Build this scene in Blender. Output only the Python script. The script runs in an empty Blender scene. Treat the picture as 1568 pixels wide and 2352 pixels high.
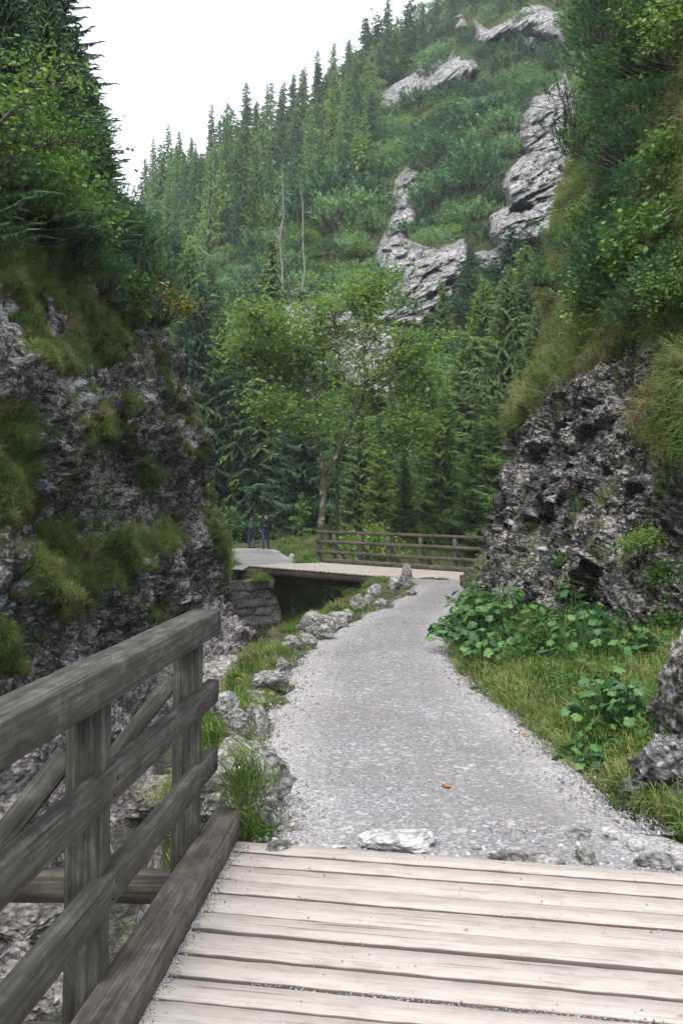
import bpy, math, random
import numpy as np
from mathutils import Vector, Matrix, Euler

S = bpy.context.scene
C = S.collection
R = math.radians
rng = np.random.default_rng(7)
random.seed(7)

# ---------------------------------------------------------------- camera, sky, sun, exposure
EYE = 1.6
ROLL, PITCH = R(-0.7), R(-0.28)
cam_d = bpy.data.cameras.new('camera')
cam = bpy.data.objects.new('camera', cam_d); C.objects.link(cam); S.camera = cam
cam_d.sensor_fit = 'VERTICAL'; cam_d.sensor_height = 36; cam_d.lens = 35
cam_d.clip_start = 0.05; cam_d.clip_end = 2000
cam.location = (0, 0, EYE)
CM = Matrix.Rotation(ROLL, 3, 'Y') @ Matrix.Rotation(R(90) + PITCH, 3, 'X')
cam.rotation_euler = CM.to_euler()

W = bpy.data.worlds.new('World'); S.world = W; W.use_nodes = True
wn, wl = W.node_tree.nodes, W.node_tree.links
wn.clear()
sky = wn.new('ShaderNodeTexSky'); sky.sky_type = 'NISHITA'; sky.sun_disc = False
SUN_EL, SUN_AZ = R(62), R(200)
sky.sun_elevation = SUN_EL; sky.sun_rotation = SUN_AZ
sky.air_density = 1.0; sky.dust_density = 3.0; sky.ozone_density = 1.0
hs = wn.new('ShaderNodeHueSaturation'); hs.inputs['Saturation'].default_value = 0.22; hs.inputs['Value'].default_value = 1.8
bg = wn.new('ShaderNodeBackground'); bg.inputs['Strength'].default_value = 0.15
wo = wn.new('ShaderNodeOutputWorld')
wl.new(sky.outputs[0], hs.inputs['Color']); wl.new(hs.outputs[0], bg.inputs[0]); wl.new(bg.outputs[0], wo.inputs[0])

sd = bpy.data.lights.new('sun', 'SUN'); sd.energy = 0.9; sd.angle = R(25); sd.color = (1.0, 0.97, 0.93)
sun = bpy.data.objects.new('sun', sd); C.objects.link(sun)
sdir = Vector((math.sin(SUN_AZ) * math.cos(SUN_EL), math.cos(SUN_AZ) * math.cos(SUN_EL), math.sin(SUN_EL)))
sun.rotation_euler = sdir.to_track_quat('Z', 'Y').to_euler()
S.view_settings.view_transform = 'Standard'; S.view_settings.look = 'None'
S.view_settings.gamma = 1; S.view_settings.use_curve_mapping = False
S.view_settings.exposure = 1.1
S.cycles.denoising_prefilter = 'NONE'; S.cycles.sample_clamp_indirect = 3
S.cycles.max_bounces = 6; S.cycles.diffuse_bounces = 3; S.cycles.glossy_bounces = 2
S.cycles.transparent_max_bounces = 8; S.cycles.caustics_reflective = False; S.cycles.caustics_refractive = False

# ---------------------------------------------------------------- picture <-> place
F = 2352 * 35 / 36
CMn = np.array(CM)
CR, CU, CF = CMn[:, 0], CMn[:, 1], -CMn[:, 2]
CAM = np.array([0, 0, EYE])
def px(x, y, D):
    x, y, D = np.broadcast_arrays(np.asarray(x, float), np.asarray(y, float), np.asarray(D, float))
    return CAM + D[..., None] * (CF + ((x - 784) / F)[..., None] * CR + ((1176 - y) / F)[..., None] * CU)
def topx(P):
    P = np.asarray(P, float) - CAM
    d = P @ CF
    d = np.where(np.abs(d) < 1e-4, 1e-4, d)
    return 784 + (P @ CR) / d * F, 1176 - (P @ CU) / d * F, d
def inpoly(x, y, poly):
    x, y = np.asarray(x, float), np.asarray(y, float)
    r = np.zeros(x.shape, bool)
    n = len(poly)
    for i in range(n):
        x0, y0 = poly[i]; x1, y1 = poly[(i + 1) % n]
        if y0 == y1: continue
        c = ((y0 > y) != (y1 > y)) & (x < (x1 - x0) * (y - y0) / (y1 - y0) + x0)
        r ^= c
    return r
def polydist(x, y, poly, closed=True):
    x, y = np.asarray(x, float), np.asarray(y, float)
    best = np.full(x.shape, 1e9)
    n = len(poly)
    for i in range(n if closed else n - 1):
        x0, y0 = poly[i]; x1, y1 = poly[(i + 1) % n]
        dx, dy = x1 - x0, y1 - y0
        t = np.clip(((x - x0) * dx + (y - y0) * dy) / (dx * dx + dy * dy + 1e-9), 0, 1)
        best = np.minimum(best, np.hypot(x - x0 - t * dx, y - y0 - t * dy))
    return best
def sstep(a, b, x):
    t = np.clip((np.asarray(x, float) - a) / (b - a), 0, 1)
    return t * t * (3 - 2 * t)

# ---------------------------------------------------------------- noise
def _h(ix, iy, iz, s):
    n = (ix.astype(np.int64) * 374761393 + iy.astype(np.int64) * 668265263 + iz.astype(np.int64) * 2147483647 + s * 1274126177) & 0xffffffff
    n = ((n ^ (n >> 13)) * 1274126177) & 0xffffffff
    n = ((n ^ (n >> 16)) * 2246822519) & 0xffffffff
    return ((n ^ (n >> 15)) & 0xffffff) / 16777215.0
def vnoise(P, s=0):
    i = np.floor(P).astype(np.int64); f = P - i
    u = f * f * (3 - 2 * f)
    r = 0
    for dx in (0, 1):
        wx = u[..., 0] if dx else 1 - u[..., 0]
        for dy in (0, 1):
            wy = u[..., 1] if dy else 1 - u[..., 1]
            for dz in (0, 1):
                wz = u[..., 2] if dz else 1 - u[..., 2]
                r = r + wx * wy * wz * _h(i[..., 0] + dx, i[..., 1] + dy, i[..., 2] + dz, s)
    return r * 2 - 1
def fbm(P, oct=4, s=0, gain=.5):
    a, r, f = 1.0, 0, 1.0
    for k in range(oct):
        r = r + a * vnoise(P * f + k * 17.3, s + k); a *= gain; f *= 2.03
    return r
def blocks(P, s=0, tilt=.8):
    """faceted noise: every cell a tilted plane of its own height"""
    i = np.floor(P).astype(np.int64)
    bd = np.full(P.shape[:-1], 1e9); bv = np.zeros(P.shape[:-1])
    for dx in (-1, 0, 1):
        for dy in (-1, 0, 1):
            for dz in (-1, 0, 1):
                cx, cy, cz = i[..., 0] + dx, i[..., 1] + dy, i[..., 2] + dz
                q = np.stack([cx + _h(cx, cy, cz, s), cy + _h(cx, cy, cz, s + 1), cz + _h(cx, cy, cz, s + 2)], -1)
                d = P - q
                dd = (d * d).sum(-1)
                v = _h(cx, cy, cz, s + 3) * 2 - 1 + tilt * ((_h(cx, cy, cz, s + 4) * 2 - 1) * d[..., 0] + (_h(cx, cy, cz, s + 5) * 2 - 1) * d[..., 1] + (_h(cx, cy, cz, s + 6) * 2 - 1) * d[..., 2]) * 2
                m = dd < bd
                bd = np.where(m, dd, bd); bv = np.where(m, v, bv)
    return bv

# ---------------------------------------------------------------- mesh helpers
def mesh_np(name, V, Fc, smooth=False, mat=None):
    """V (n,3); Fc (m,k) with k 3 or 4"""
    me = bpy.data.meshes.new(name)
    V = np.asarray(V, np.float32); Fc = np.asarray(Fc, np.int32)
    k = Fc.shape[1]
    me.vertices.add(len(V)); me.vertices.foreach_set('co', V.ravel())
    me.loops.add(Fc.size); me.loops.foreach_set('vertex_index', Fc.ravel())
    me.polygons.add(len(Fc)); me.polygons.foreach_set('loop_start', np.arange(0, Fc.size, k, dtype=np.int32))
    me.polygons.foreach_set('loop_total', np.full(len(Fc), k, np.int32))
    if smooth: me.polygons.foreach_set('use_smooth', np.ones(len(Fc), bool))
    me.update(calc_edges=True)
    if mat: me.materials.append(mat)
    return me
def grid_faces(n, m, flip=False):
    a = (np.arange(n - 1)[:, None] * m + np.arange(m - 1)[None]).ravel()
    f = np.stack([a, a + 1, a + m + 1, a + m], 1)
    return f[:, ::-1] if flip else f
def normals(G):
    du = np.gradient(G, axis=0); dv = np.gradient(G, axis=1)
    n = np.cross(du, dv); return n / (np.linalg.norm(n, axis=-1, keepdims=True) + 1e-9)
def attr(me, name, a):
    at = me.attributes.new(name, 'FLOAT', 'POINT'); at.data.foreach_set('value', np.asarray(a, np.float32).ravel())
def link(name, me, parent=None, M=None):
    o = bpy.data.objects.new(name, me); C.objects.link(o)
    if parent is not None: o.parent = parent
    if M is not None:
        o.matrix_basis = (parent.matrix_basis.inverted() @ M) if parent is not None else M
    elif parent is not None and me is not None:
        o.matrix_basis = parent.matrix_basis.inverted()
    return o
def tag(o, label=None, cat=None, group=None, kind=None):
    if label: o['label'] = label
    if cat: o['category'] = cat
    if group: o['group'] = group
    if kind: o['kind'] = kind
    return o
def thing(name, loc, label, cat, group=None, rz=0, sc=1):
    o = bpy.data.objects.new(name, None); C.objects.link(o); o.empty_display_size = .2
    o.matrix_basis = Matrix.Translation(Vector(loc)) @ Matrix.Rotation(rz, 4, 'Z') @ Matrix.Scale(sc, 4)
    return tag(o, label, cat, group)
def sub(name, me, parent):          # a child that shares its parent's axes
    o = bpy.data.objects.new(name, me); C.objects.link(o); o.parent = parent; return o
def catmull(ctrl, t):
    """ctrl (n,...) sampled at float index t, smooth"""
    n = len(ctrl); i = np.clip(np.floor(t).astype(int), 0, n - 2); f = (t - i)
    f = f.reshape(f.shape + (1,) * (ctrl.ndim - 1))
    p0 = ctrl[np.clip(i - 1, 0, n - 1)]; p1 = ctrl[i]; p2 = ctrl[i + 1]; p3 = ctrl[np.clip(i + 2, 0, n - 1)]
    return .5 * ((2 * p1) + (-p0 + p2) * f + (2 * p0 - 5 * p1 + 4 * p2 - p3) * f ** 2 + (-p0 + 3 * p1 - 3 * p2 + p3) * f ** 3)
def net(ctrl, n, m):
    ctrl = np.asarray(ctrl, float)
    a = catmull(ctrl, np.linspace(0, ctrl.shape[0] - 1, n))
    b = catmull(np.swapaxes(a, 0, 1), np.linspace(0, ctrl.shape[1] - 1, m))
    return np.swapaxes(b, 0, 1)

# ---------------------------------------------------------------- materials
class NT:
    def __init__(s, name):
        s.m = bpy.data.materials.new(name); s.m.use_nodes = True
        s.n, s.l = s.m.node_tree.nodes, s.m.node_tree.links
        s.n.clear(); s.out = s.n.new('ShaderNodeOutputMaterial')
        s.b = s.n.new('ShaderNodeBsdfPrincipled'); s.l.new(s.b.outputs[0], s.out.inputs[0])
        s.tc = s.n.new('ShaderNodeTexCoord')
    def set(s, inp, v):
        if isinstance(v, bpy.types.NodeSocket): s.l.new(v, inp)
        else: inp.default_value = v
    def map(s, src, scale=(1, 1, 1), loc=None):
        m = s.n.new('ShaderNodeMapping'); s.l.new(src, m.inputs[0]); m.inputs['Scale'].default_value = scale
        if loc is not None: s.set(m.inputs['Location'], loc)
        return m.outputs[0]
    def noise(s, vec, scale, detail=6, rough=.6, dist=0, out=0):
        t = s.n.new('ShaderNodeTexNoise'); s.l.new(vec, t.inputs['Vector'])
        t.inputs['Scale'].default_value = scale; t.inputs['Detail'].default_value = detail
        t.inputs['Roughness'].default_value = rough; t.inputs['Distortion'].default_value = dist
        return t.outputs[out]
    def vor(s, vec, scale, feat='F1', out='Distance', rand=1):
        t = s.n.new('ShaderNodeTexVoronoi'); t.feature = feat; s.l.new(vec, t.inputs['Vector'])
        t.inputs['Scale'].default_value = scale; t.inputs['Randomness'].default_value = rand
        return t.outputs[out]
    def ramp(s, fac, stops):
        r = s.n.new('ShaderNodeValToRGB'); e = r.color_ramp.elements
        while len(e) < len(stops): e.new(.5)
        for el, (p, c) in zip(e, stops):
            el.position = p
            c = (c, c, c) if isinstance(c, (int, float)) else c
            el.color = (*c, 1)
        s.set(r.inputs[0], fac); return r.outputs[0]
    def mix(s, fac, a, b, mode='MIX'):
        m = s.n.new('ShaderNodeMix'); m.data_type = 'RGBA'; m.blend_type = mode
        s.set(m.inputs[0], fac)
        for i, v in ((6, a), (7, b)):
            if isinstance(v, tuple) and len(v) == 3: v = (*v, 1)
            s.set(m.inputs[i], v)
        return m.outputs[2]
    def math(s, op, a, b=0.0):
        m = s.n.new('ShaderNodeMath'); m.operation = op; s.set(m.inputs[0], a); s.set(m.inputs[1], b); return m.outputs[0]
    def attr(s, name):
        a = s.n.new('ShaderNodeAttribute'); a.attribute_name = name; return a.outputs['Fac']
    def bump(s, h, strength=.5, dist=.02, nrm=None):
        b = s.n.new('ShaderNodeBump'); s.set(b.inputs['Height'], h)
        b.inputs['Strength'].default_value = strength; b.inputs['Distance'].default_value = dist
        if nrm is not None: s.l.new(nrm, b.inputs['Normal'])
        return b.outputs[0]
    def rand(s):
        return s.n.new('ShaderNodeObjectInfo').outputs['Random']
    def fin(s, col, rough=.85, nrm=None, spec=.3):
        s.set(s.b.inputs['Base Color'], col if not (isinstance(col, tuple) and len(col) == 3) else (*col, 1))
        s.set(s.b.inputs['Roughness'], rough); s.b.inputs['Specular IOR Level'].default_value = spec
        if nrm is not None: s.l.new(nrm, s.b.inputs['Normal'])
        return s.m

def rock_mat(name, lo, mid, hi, scale=1.0, veg=False, contrast=.08, moss=.0, wet=.5, cracks=0):
    t = NT(name); o = t.tc.outputs['Object']
    st = t.map(o, (1, 1, 1.5))
    a = t.noise(st, 7 * scale, 8, .72, .6)
    b = t.noise(st, 1.1 * scale, 5, .6, .5)
    c = t.vor(st, 16 * scale, 'F1')
    f = t.math('ADD', a, t.math('MULTIPLY', t.math('SUBTRACT', b, .5), .55))
    f = t.math('SUBTRACT', f, t.math('MULTIPLY', t.math('SUBTRACT', c, .4), .22))
    col = t.ramp(f, [(.5 - contrast * 1.3, lo), (.5, mid), (.5 + contrast, hi)])
    # algae / soot coloured stains with their own outline
    s2 = t.noise(t.map(o, (1, 1, .35)), .55 * scale, 5, .6, .8)
    stain = t.ramp(s2, [(.46, 0.0), (.62, 1.0)])
    col = t.mix(t.math('MULTIPLY', stain, wet), col, t.mix(.75, col, (.022, .021, .022)))
    if cracks:
        wv = t.map(o, (1, 1, .55)); nz_ = t.n.new('ShaderNodeVectorMath'); nz_.operation = 'ADD'; t.l.new(wv, nz_.inputs[0]); t.l.new(t.noise(o, .5, 4, .6, 0, 1), nz_.inputs[1])
        for sc_ in (cracks, cracks * 2.7):
            ce = t.vor(nz_.outputs[0], sc_, 'DISTANCE_TO_EDGE'); ck = t.ramp(ce, [(.0, .85), (.055, 0.0)]); col = t.mix(ck, col, (.035, .035, .036)); f = t.math('SUBTRACT', f, t.math('MULTIPLY', ck, .4))
    if moss:
        ms = t.ramp(t.noise(o, 1.7 * scale, 6, .65), [(.56, 0.0), (.68, 1.0)])
        col = t.mix(t.math('MULTIPLY', ms, moss), col, (.055, .065, .02))
    if veg:
        v = t.attr('veg')
        soil = t.ramp(t.noise(o, 6, 6, .7), [(.3, (.028, .026, .013)), (.5, (.06, .068, .024)), (.7, (.08, .115, .03))])
        col = t.mix(t.attr('pale'), col, t.ramp(f, [(.5 - contrast, (.09, .08, .08)), (.5, (.27, .245, .245)), (.5 + contrast, (.5, .465, .47))]))
        col = t.mix(t.ramp(t.math('ADD', v, t.math('MULTIPLY', t.math('SUBTRACT', t.noise(o, 4, 4), .5), .6)), [(.4, 0.0), (.6, 1.0)]), col, soil)
    n = t.bump(f, 1.0, .07 / scale)
    n = t.bump(t.noise(o, 38 * scale, 4, .7), .7, .012 / scale, n)
    return t.fin(col, .9, n, .25)

M = {}
M['cliff'] = rock_mat('cliff_rock', (.024, .0235, .023), (.178, .175, .172), (.48, .468, .46), 1.1, True, .11, .22, .6)
M['cliff_dark'] = rock_mat('buttress_rock', (.013, .0125, .012), (.095, .091, .087), (.38, .365, .35), 1.35, True, .095, .15, .8)
M['boulder'] = rock_mat('boulder_rock', (.06, .058, .055), (.24, .235, .225), (.46, .45, .43), 1.8, False, .13, .45, .35)
M['pale_stone'] = rock_mat('pale_limestone', (.26, .255, .25), (.46, .455, .45), (.6, .595, .585), 2.2, False, .12, 0, .15)
M['masonry'] = rock_mat('masonry_stone', (.05, .05, .047), (.19, .19, .18), (.36, .35, .34), 2.0, False, .12, .3, .25)
M['far_rock'] = rock_mat('limestone_outcrop', (.09, .09, .092), (.25, .247, .245), (.38, .375, .37), .42, False, .12, .35, .3, .42)
M['bed'] = rock_mat('streambed_rock', (.10, .095, .085), (.30, .28, .26), (.5, .48, .46), 1.0, False, .12, .35, .3)

def ground_mat():
    t = NT('forest_floor'); o = t.tc.outputs['Object']
    n1 = t.noise(o, 5, 7, .7); n2 = t.noise(o, .8, 5, .6)
    g = t.ramp(n1, [(.3, (.018, .016, .01)), (.48, (.05, .042, .025)), (.6, (.05, .068, .02)), (.75, (.085, .10, .035))])
    g = t.mix(t.ramp(n2, [(.4, 0.0), (.6, .8)]), g, t.ramp(n1, [(.3, (.03, .05, .012)), (.7, (.07, .10, .03))]))
    st = t.noise(t.map(o, (1, 1, 1.5)), 7, 8, .72, .6)
    rk = t.ramp(st, [(.38, (.025, .024, .023)), (.5, (.17, .16, .155)), (.62, (.44, .42, .41))])
    col = t.mix(t.ramp(t.math('ADD', t.attr('rocky'), t.math('MULTIPLY', t.math('SUBTRACT', n1, .5), .8)), [(.42, 0.0), (.58, 1.0)]), g, rk)
    pale = t.ramp(st, [(.36, (.12, .105, .09)), (.5, (.33, .30, .28)), (.62, (.52, .49, .47))])
    col = t.mix(t.attr('bed'), col, pale)
    return t.fin(col, .92, t.bump(t.math('ADD', n1, st), .9, .05), .2)
M['ground'] = ground_mat()
def slope_mat():
    t = NT('mountain_slope'); o = t.tc.outputs['Object']
    n1 = t.noise(o, .35, 8, .7); n2 = t.noise(o, 2.2, 6, .7)
    c = t.ramp(n1, [(.3, (.03, .05, .018)), (.5, (.06, .085, .028)), (.62, (.10, .105, .045)), (.75, (.2, .19, .15))])
    c = t.mix(t.ramp(n2, [(.35, .75), (.6, 0.0)]), c, (.02, .03, .012))
    return t.fin(c, .95, t.bump(n2, 1, .5), .1)
M['slope'] = slope_mat()
def gravel_mat():
    t = NT('gravel'); o = t.tc.outputs['Object']
    v = t.vor(o, 75, 'F1', 'Color'); vd = t.vor(o, 75, 'F1', 'Distance')
    sep = t.n.new('ShaderNodeSeparateColor'); t.l.new(v, sep.inputs[0])
    v2 = t.vor(o, 28, 'F1', 'Color'); sep2 = t.n.new('ShaderNodeSeparateColor'); t.l.new(v2, sep2.inputs[0])
    base = t.ramp(sep.outputs[0], [(.0, (.10, .097, .10)), (.45, (.187, .184, .187)), (.8, (.247, .244, .248)), (1.0, (.42, .41, .43))])
    spk = t.ramp(sep2.outputs[1], [(.9, 0.0), (.96, .65)])
    base = t.mix(spk, base, (.48, .47, .47))
    big = t.noise(o, .7, 6, .62)
    base = t.mix(t.ramp(big, [(.36, .75), (.60, 0.0)]), base, t.mix(.6, base, (.12, .112, .105)))
    fine = t.noise(o, 9, 6, .7)
    base = t.mix(t.ramp(fine, [(.35, .45), (.65, 0.0)]), base, (.16, .155, .163))
    # packed dust in the trodden middle, loose pale chips at the margin
    base = t.mix(t.math('MULTIPLY', t.attr('edge'), .45), base, t.ramp(sep.outputs[2], [(.0, (.16, .15, .14)), (.5, (.36, .35, .35)), (1.0, (.7, .69, .68))]))
    n = t.bump(vd, .6, .010)
    n = t.bump(t.math('ADD', fine, big), .5, .03, n)
    return t.fin(base, .9, n, .25)
M['gravel'] = gravel_mat()

def wood_mat(name, dark, mid, light, moss=.0, grain=1.0, wear=None, cracks=.9):
    t = NT(name); o = t.tc.outputs['Object']
    rv = t.rand(); cmb = t.n.new('ShaderNodeCombineXYZ')
    for i, k in enumerate((31.0, 17.0, 7.0)): t.l.new(t.math('MULTIPLY', rv, k), cmb.inputs[i])
    gvec = t.map(o, (.9, 26 * grain, 26 * grain), cmb.outputs[0])
    g = t.noise(gvec, 1.6, 7, .62, .35)
    g2 = t.noise(t.map(o, (2.2, 90, 90), cmb.outputs[0]), 1.0, 4, .6)
    bl = t.noise(t.map(o, (5, 11, 11), cmb.outputs[0]), 1.0, 8, .75, .4)
    f = t.math('ADD', t.math('MULTIPLY', t.math('SUBTRACT', g, .5), .28), t.math('MULTIPLY', t.math('SUBTRACT', g2, .5), .6))
    f = t.math('ADD', f, t.math('MULTIPLY', t.math('SUBTRACT', bl, .5), .95)); f = t.math('ADD', f, .5)
    col = t.ramp(f, [(.28, dark), (.5, mid), (.72, light)])
    ck = t.noise(t.map(o, (1.3, 34 * grain, 34 * grain), cmb.outputs[0]), 1.0, 3, .5, .2)
    crack = t.ramp(ck, [(.30, 1.0), (.345, 0.0)])
    col = t.mix(t.math('MULTIPLY', crack, cracks), col, t.mix(.85, col, (.01, .009, .008)))
    # knots
    kv = t.map(o, (1.5, 5.5, 5.5), cmb.outputs[0])
    kd = t.vor(kv, 1.0, 'F1', 'Distance')
    kn = t.ramp(kd, [(.05, .8), (.12, .25), (.2, 0.0)])
    col = t.mix(kn, col, t.mix(.75, col, dark))
    col = t.mix(t.math('MULTIPLY', rv, .35), col, t.mix(.5, col, mid))
    if moss:
        ms = t.ramp(t.noise(o, 5, 6, .7), [(.52, 0.0), (.68, 1.0)])
        col = t.mix(t.math('MULTIPLY', ms, moss), col, (.06, .07, .035))
    if wear:
        a = t.attr('dirt')
        dn = t.noise(t.map(o, (2.2, 22, 5), cmb.outputs[0]), 1.3, 6, .65)
        ac = t.math('ABSOLUTE', t.attr('across'))
        edg = t.ramp(ac, [(.86, 0.0), (.97, .22)])
        a = t.math('ADD', a, edg)
        fd = t.math('ADD', a, t.math('MULTIPLY', t.math('SUBTRACT', dn, .5), 1.3))
        col = t.mix(t.ramp(fd, [(.48, 0.0), (.72, .8)]), col, wear)
        ln = t.math('ADD', ac, t.math('MULTIPLY', t.math('SUBTRACT', dn, .5), .10))
        col = t.mix(t.ramp(ln, [(.93, 0.0), (.968, .9)]), col, (.05, .042, .038))
    n = t.bump(t.math('SUBTRACT', t.math('ADD', t.math('MULTIPLY', g, .6), g2), t.math('MULTIPLY', crack, 1.5)), .5, .003)
    return t.fin(col, .82, n, .25)
M['rail_wood'] = wood_mat('weathered_rail_wood', (.014, .0135, .012), (.045, .044, .038), (.115, .116, .108), .15, 2.0)
M['kerb_wood'] = wood_mat('weathered_kerb_wood', (.02, .017, .015), (.065, .056, .049), (.15, .132, .118), .10, 1.8)
M['plank_wood'] = wood_mat('bleached_deck_wood', (.22, .19, .165), (.31, .279, .252), (.36, .328, .30), 0, 1.8, (.11, .092, .082), .6)
M['dark_wood'] = wood_mat('damp_beam_wood', (.018, .014, .011), (.05, .042, .034), (.11, .10, .085), .3)
M['far_rail'] = wood_mat('brown_rail_wood', (.025, .021, .015), (.08, .07, .052), (.16, .145, .115), .25)

def leafy(name, cols, rough=.6, trans=.25, vary=.5, ns=1.5):
    """foliage: per-plant and per-clump colour differences, a little light through the blade"""
    t = NT(name); o = t.tc.outputs['Object']
    rv = t.rand(); n = t.noise(o, ns, 3, .7); n2 = t.noise(o, ns * 9, 2, .6)
    f = t.math('ADD', t.math('MULTIPLY', n, 1.0), t.math('MULTIPLY', t.math('SUBTRACT', rv, .5), vary))
    f = t.math('ADD', f, t.math('MULTIPLY', t.math('SUBTRACT', n2, .5), .7))
    k = len(cols)
    col = t.ramp(f, [(.25 + .5 * i / (k - 1), c) for i, c in enumerate(cols)])
    t.fin(col, rough, None, .25)
    if trans:
        tr = t.n.new('ShaderNodeBsdfTranslucent'); t.l.new(col, tr.inputs[0])
        mx = t.n.new('ShaderNodeMixShader'); mx.inputs[0].default_value = trans
        t.l.new(t.b.outputs[0], mx.inputs[1]); t.l.new(tr.outputs[0], mx.inputs[2]); t.l.new(mx.outputs[0], t.out.inputs[0])
    return t.m
M['spruce'] = leafy('spruce_needles', [(.04, .09, .036), (.08, .155, .055), (.14, .225, .075)], .65, .15, .7, .5)
M['spruce_dark'] = leafy('dark_spruce_needles', [(.03, .072, .04), (.056, .12, .06), (.10, .18, .08)], .65, .15, .5, .5)
M['spruce_light'] = leafy('light_spruce_needles', [(.06, .125, .03), (.11, .205, .045), (.18, .28, .06)], .65, .18, .6, .5)
M['pine'] = leafy('mountain_pine_needles', [(.035, .09, .04), (.07, .16, .062), (.13, .235, .085)], .6, .15, .9, .8)
M['maple'] = leafy('maple_leaves', [(.08, .16, .035), (.11, .20, .04), (.15, .26, .05), (.16, .26, .05), (.18, .28, .05), (.21, .30, .055), (.24, .31, .06), (.40, .34, .05)], .5, .5, .3, 1.1)
M['shrub'] = leafy('shrub_leaves', [(.055, .125, .026), (.10, .195, .04), (.17, .27, .055)], .5, .35, .6, 1.2)
M['yellow'] = leafy('yellow_leaves', [(.10, .14, .02), (.24, .22, .03), (.38, .28, .03)], .5, .35, .3, 3)
M['grass'] = leafy('grass_blades', [(.065, .13, .022), (.11, .19, .035), (.15, .22, .05), (.19, .20, .075)], .6, .3, .9, 3)
M['dry_grass'] = leafy('dry_grass_blades', [(.07, .125, .028), (.11, .16, .042), (.18, .18, .08), (.27, .21, .12)], .7, .3, .8, 3)
M['herb'] = leafy('broad_herb_leaves', [(.025, .08, .026), (.055, .135, .04), (.10, .20, .055)], .45, .25, .6, 2)
def bark_mat(name, a, b, sc=1):
    t = NT(name); o = t.tc.outputs['Object']
    n = t.noise(t.map(o, (1, 1, .3)), 9 * sc, 6, .7)
    return t.fin(t.ramp(n, [(.38, a), (.62, b)]), .9, t.bump(n, .8, .02), .2)
M['bark'] = bark_mat('spruce_bark', (.035, .03, .025), (.11, .10, .09))
M['dead_bark'] = bark_mat('bleached_bark', (.09, .085, .08), (.24, .23, .215))
def maple_bark():
    t = NT('mossy_maple_bark'); o = t.tc.outputs['Object']
    n = t.noise(o, 2.2, 6, .7, .5)
    c = t.ramp(n, [(.42, (.05, .045, .035)), (.52, (.09, .08, .06)), (.60, (.42, .41, .38))])
    m = t.ramp(t.noise(o, 1.3, 5, .7), [(.48, 0.0), (.6, .85)])
    return t.fin(t.mix(m, c, (.055, .065, .015)), .9, t.bump(n, .8, .03), .2)
M['maple_bark'] = maple_bark()
def plain(name, c, rough=.8, ns=30, var=.35):
    t = NT(name); n = t.noise(t.tc.outputs['Object'], ns, 4, .6)
    d = tuple(v * (1 - var) for v in c); h = tuple(min(1, v * (1 + var)) for v in c)
    return t.fin(t.ramp(n, [(.35, d), (.65, h)]), rough, t.bump(n, .3, .004), .25)
def water_mat():
    t = NT('stream_water'); o = t.tc.outputs['Object']
    w1 = t.noise(t.map(o, (1.0, .5, 1)), 5, 5, .6, 1.2); w2 = t.noise(o, 16, 3, .6, .6)
    nrm = t.bump(t.math('ADD', w1, t.math('MULTIPLY', w2, .2)), .9, .09)
    tr = t.n.new('ShaderNodeBsdfTransparent'); tr.inputs[0].default_value = (.80, .86, .68, 1)
    gl = t.n.new('ShaderNodeBsdfGlossy'); gl.inputs['Roughness'].default_value = .07; t.l.new(nrm, gl.inputs['Normal'])
    fr = t.n.new('ShaderNodeFresnel'); fr.inputs['IOR'].default_value = 1.33; t.l.new(nrm, fr.inputs['Normal'])
    mx = t.n.new('ShaderNodeMixShader'); t.l.new(t.math('ADD', t.math('MULTIPLY', fr.outputs[0], 2.4), .08), mx.inputs[0])
    t.l.new(tr.outputs[0], mx.inputs[1]); t.l.new(gl.outputs[0], mx.inputs[2]); t.l.new(mx.outputs[0], t.out.inputs[0])
    return t.m
M['water'] = water_mat()
M['litter'] = plain('dead_leaf', (.17, .10, .045), .8, 3, .5)

# ---------------------------------------------------------------- ground level
PATHZ = ([-10, 4.6, 5.2, 28, 36, 53, 80], [-.05, -.05, -.04, -.35, -.38, -.62, -.8])
def land(Y): return np.interp(Y, *PATHZ)
def ground_px(x, y):
    """where the ray through a picture point meets the path's level"""
    D = 10.0
    for _ in range(30):
        d = px(x, y, 1.0) - CAM
        z = land(D * d[1] / (d @ CF)); D = float((z - EYE) / d[2]) * .6 + D * .4
    return px(x, y, D)
LE = [(640, 1932), (652, 1850), (628, 1770), (615, 1700), (640, 1650), (680, 1600), (690, 1550), (700, 1505), (745, 1465), (815, 1430), (880, 1396), (945, 1362), (962, 1350)]
RE = [(1700, 1990), (1568, 1925), (1440, 1850), (1350, 1775), (1250, 1695), (1190, 1640), (1130, 1600), (1065, 1535), (1042, 1480), (1048, 1425), (1070, 1385), (1105, 1350)]
LEw = np.array([ground_px(*p) for p in LE]); REw = np.array([ground_px(*p) for p in RE])
def path_l(Y): return np.interp(Y, LEw[:, 1], LEw[:, 0]) - .10
def path_r(Y): return np.interp(Y, REw[:, 1], REw[:, 0])
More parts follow.
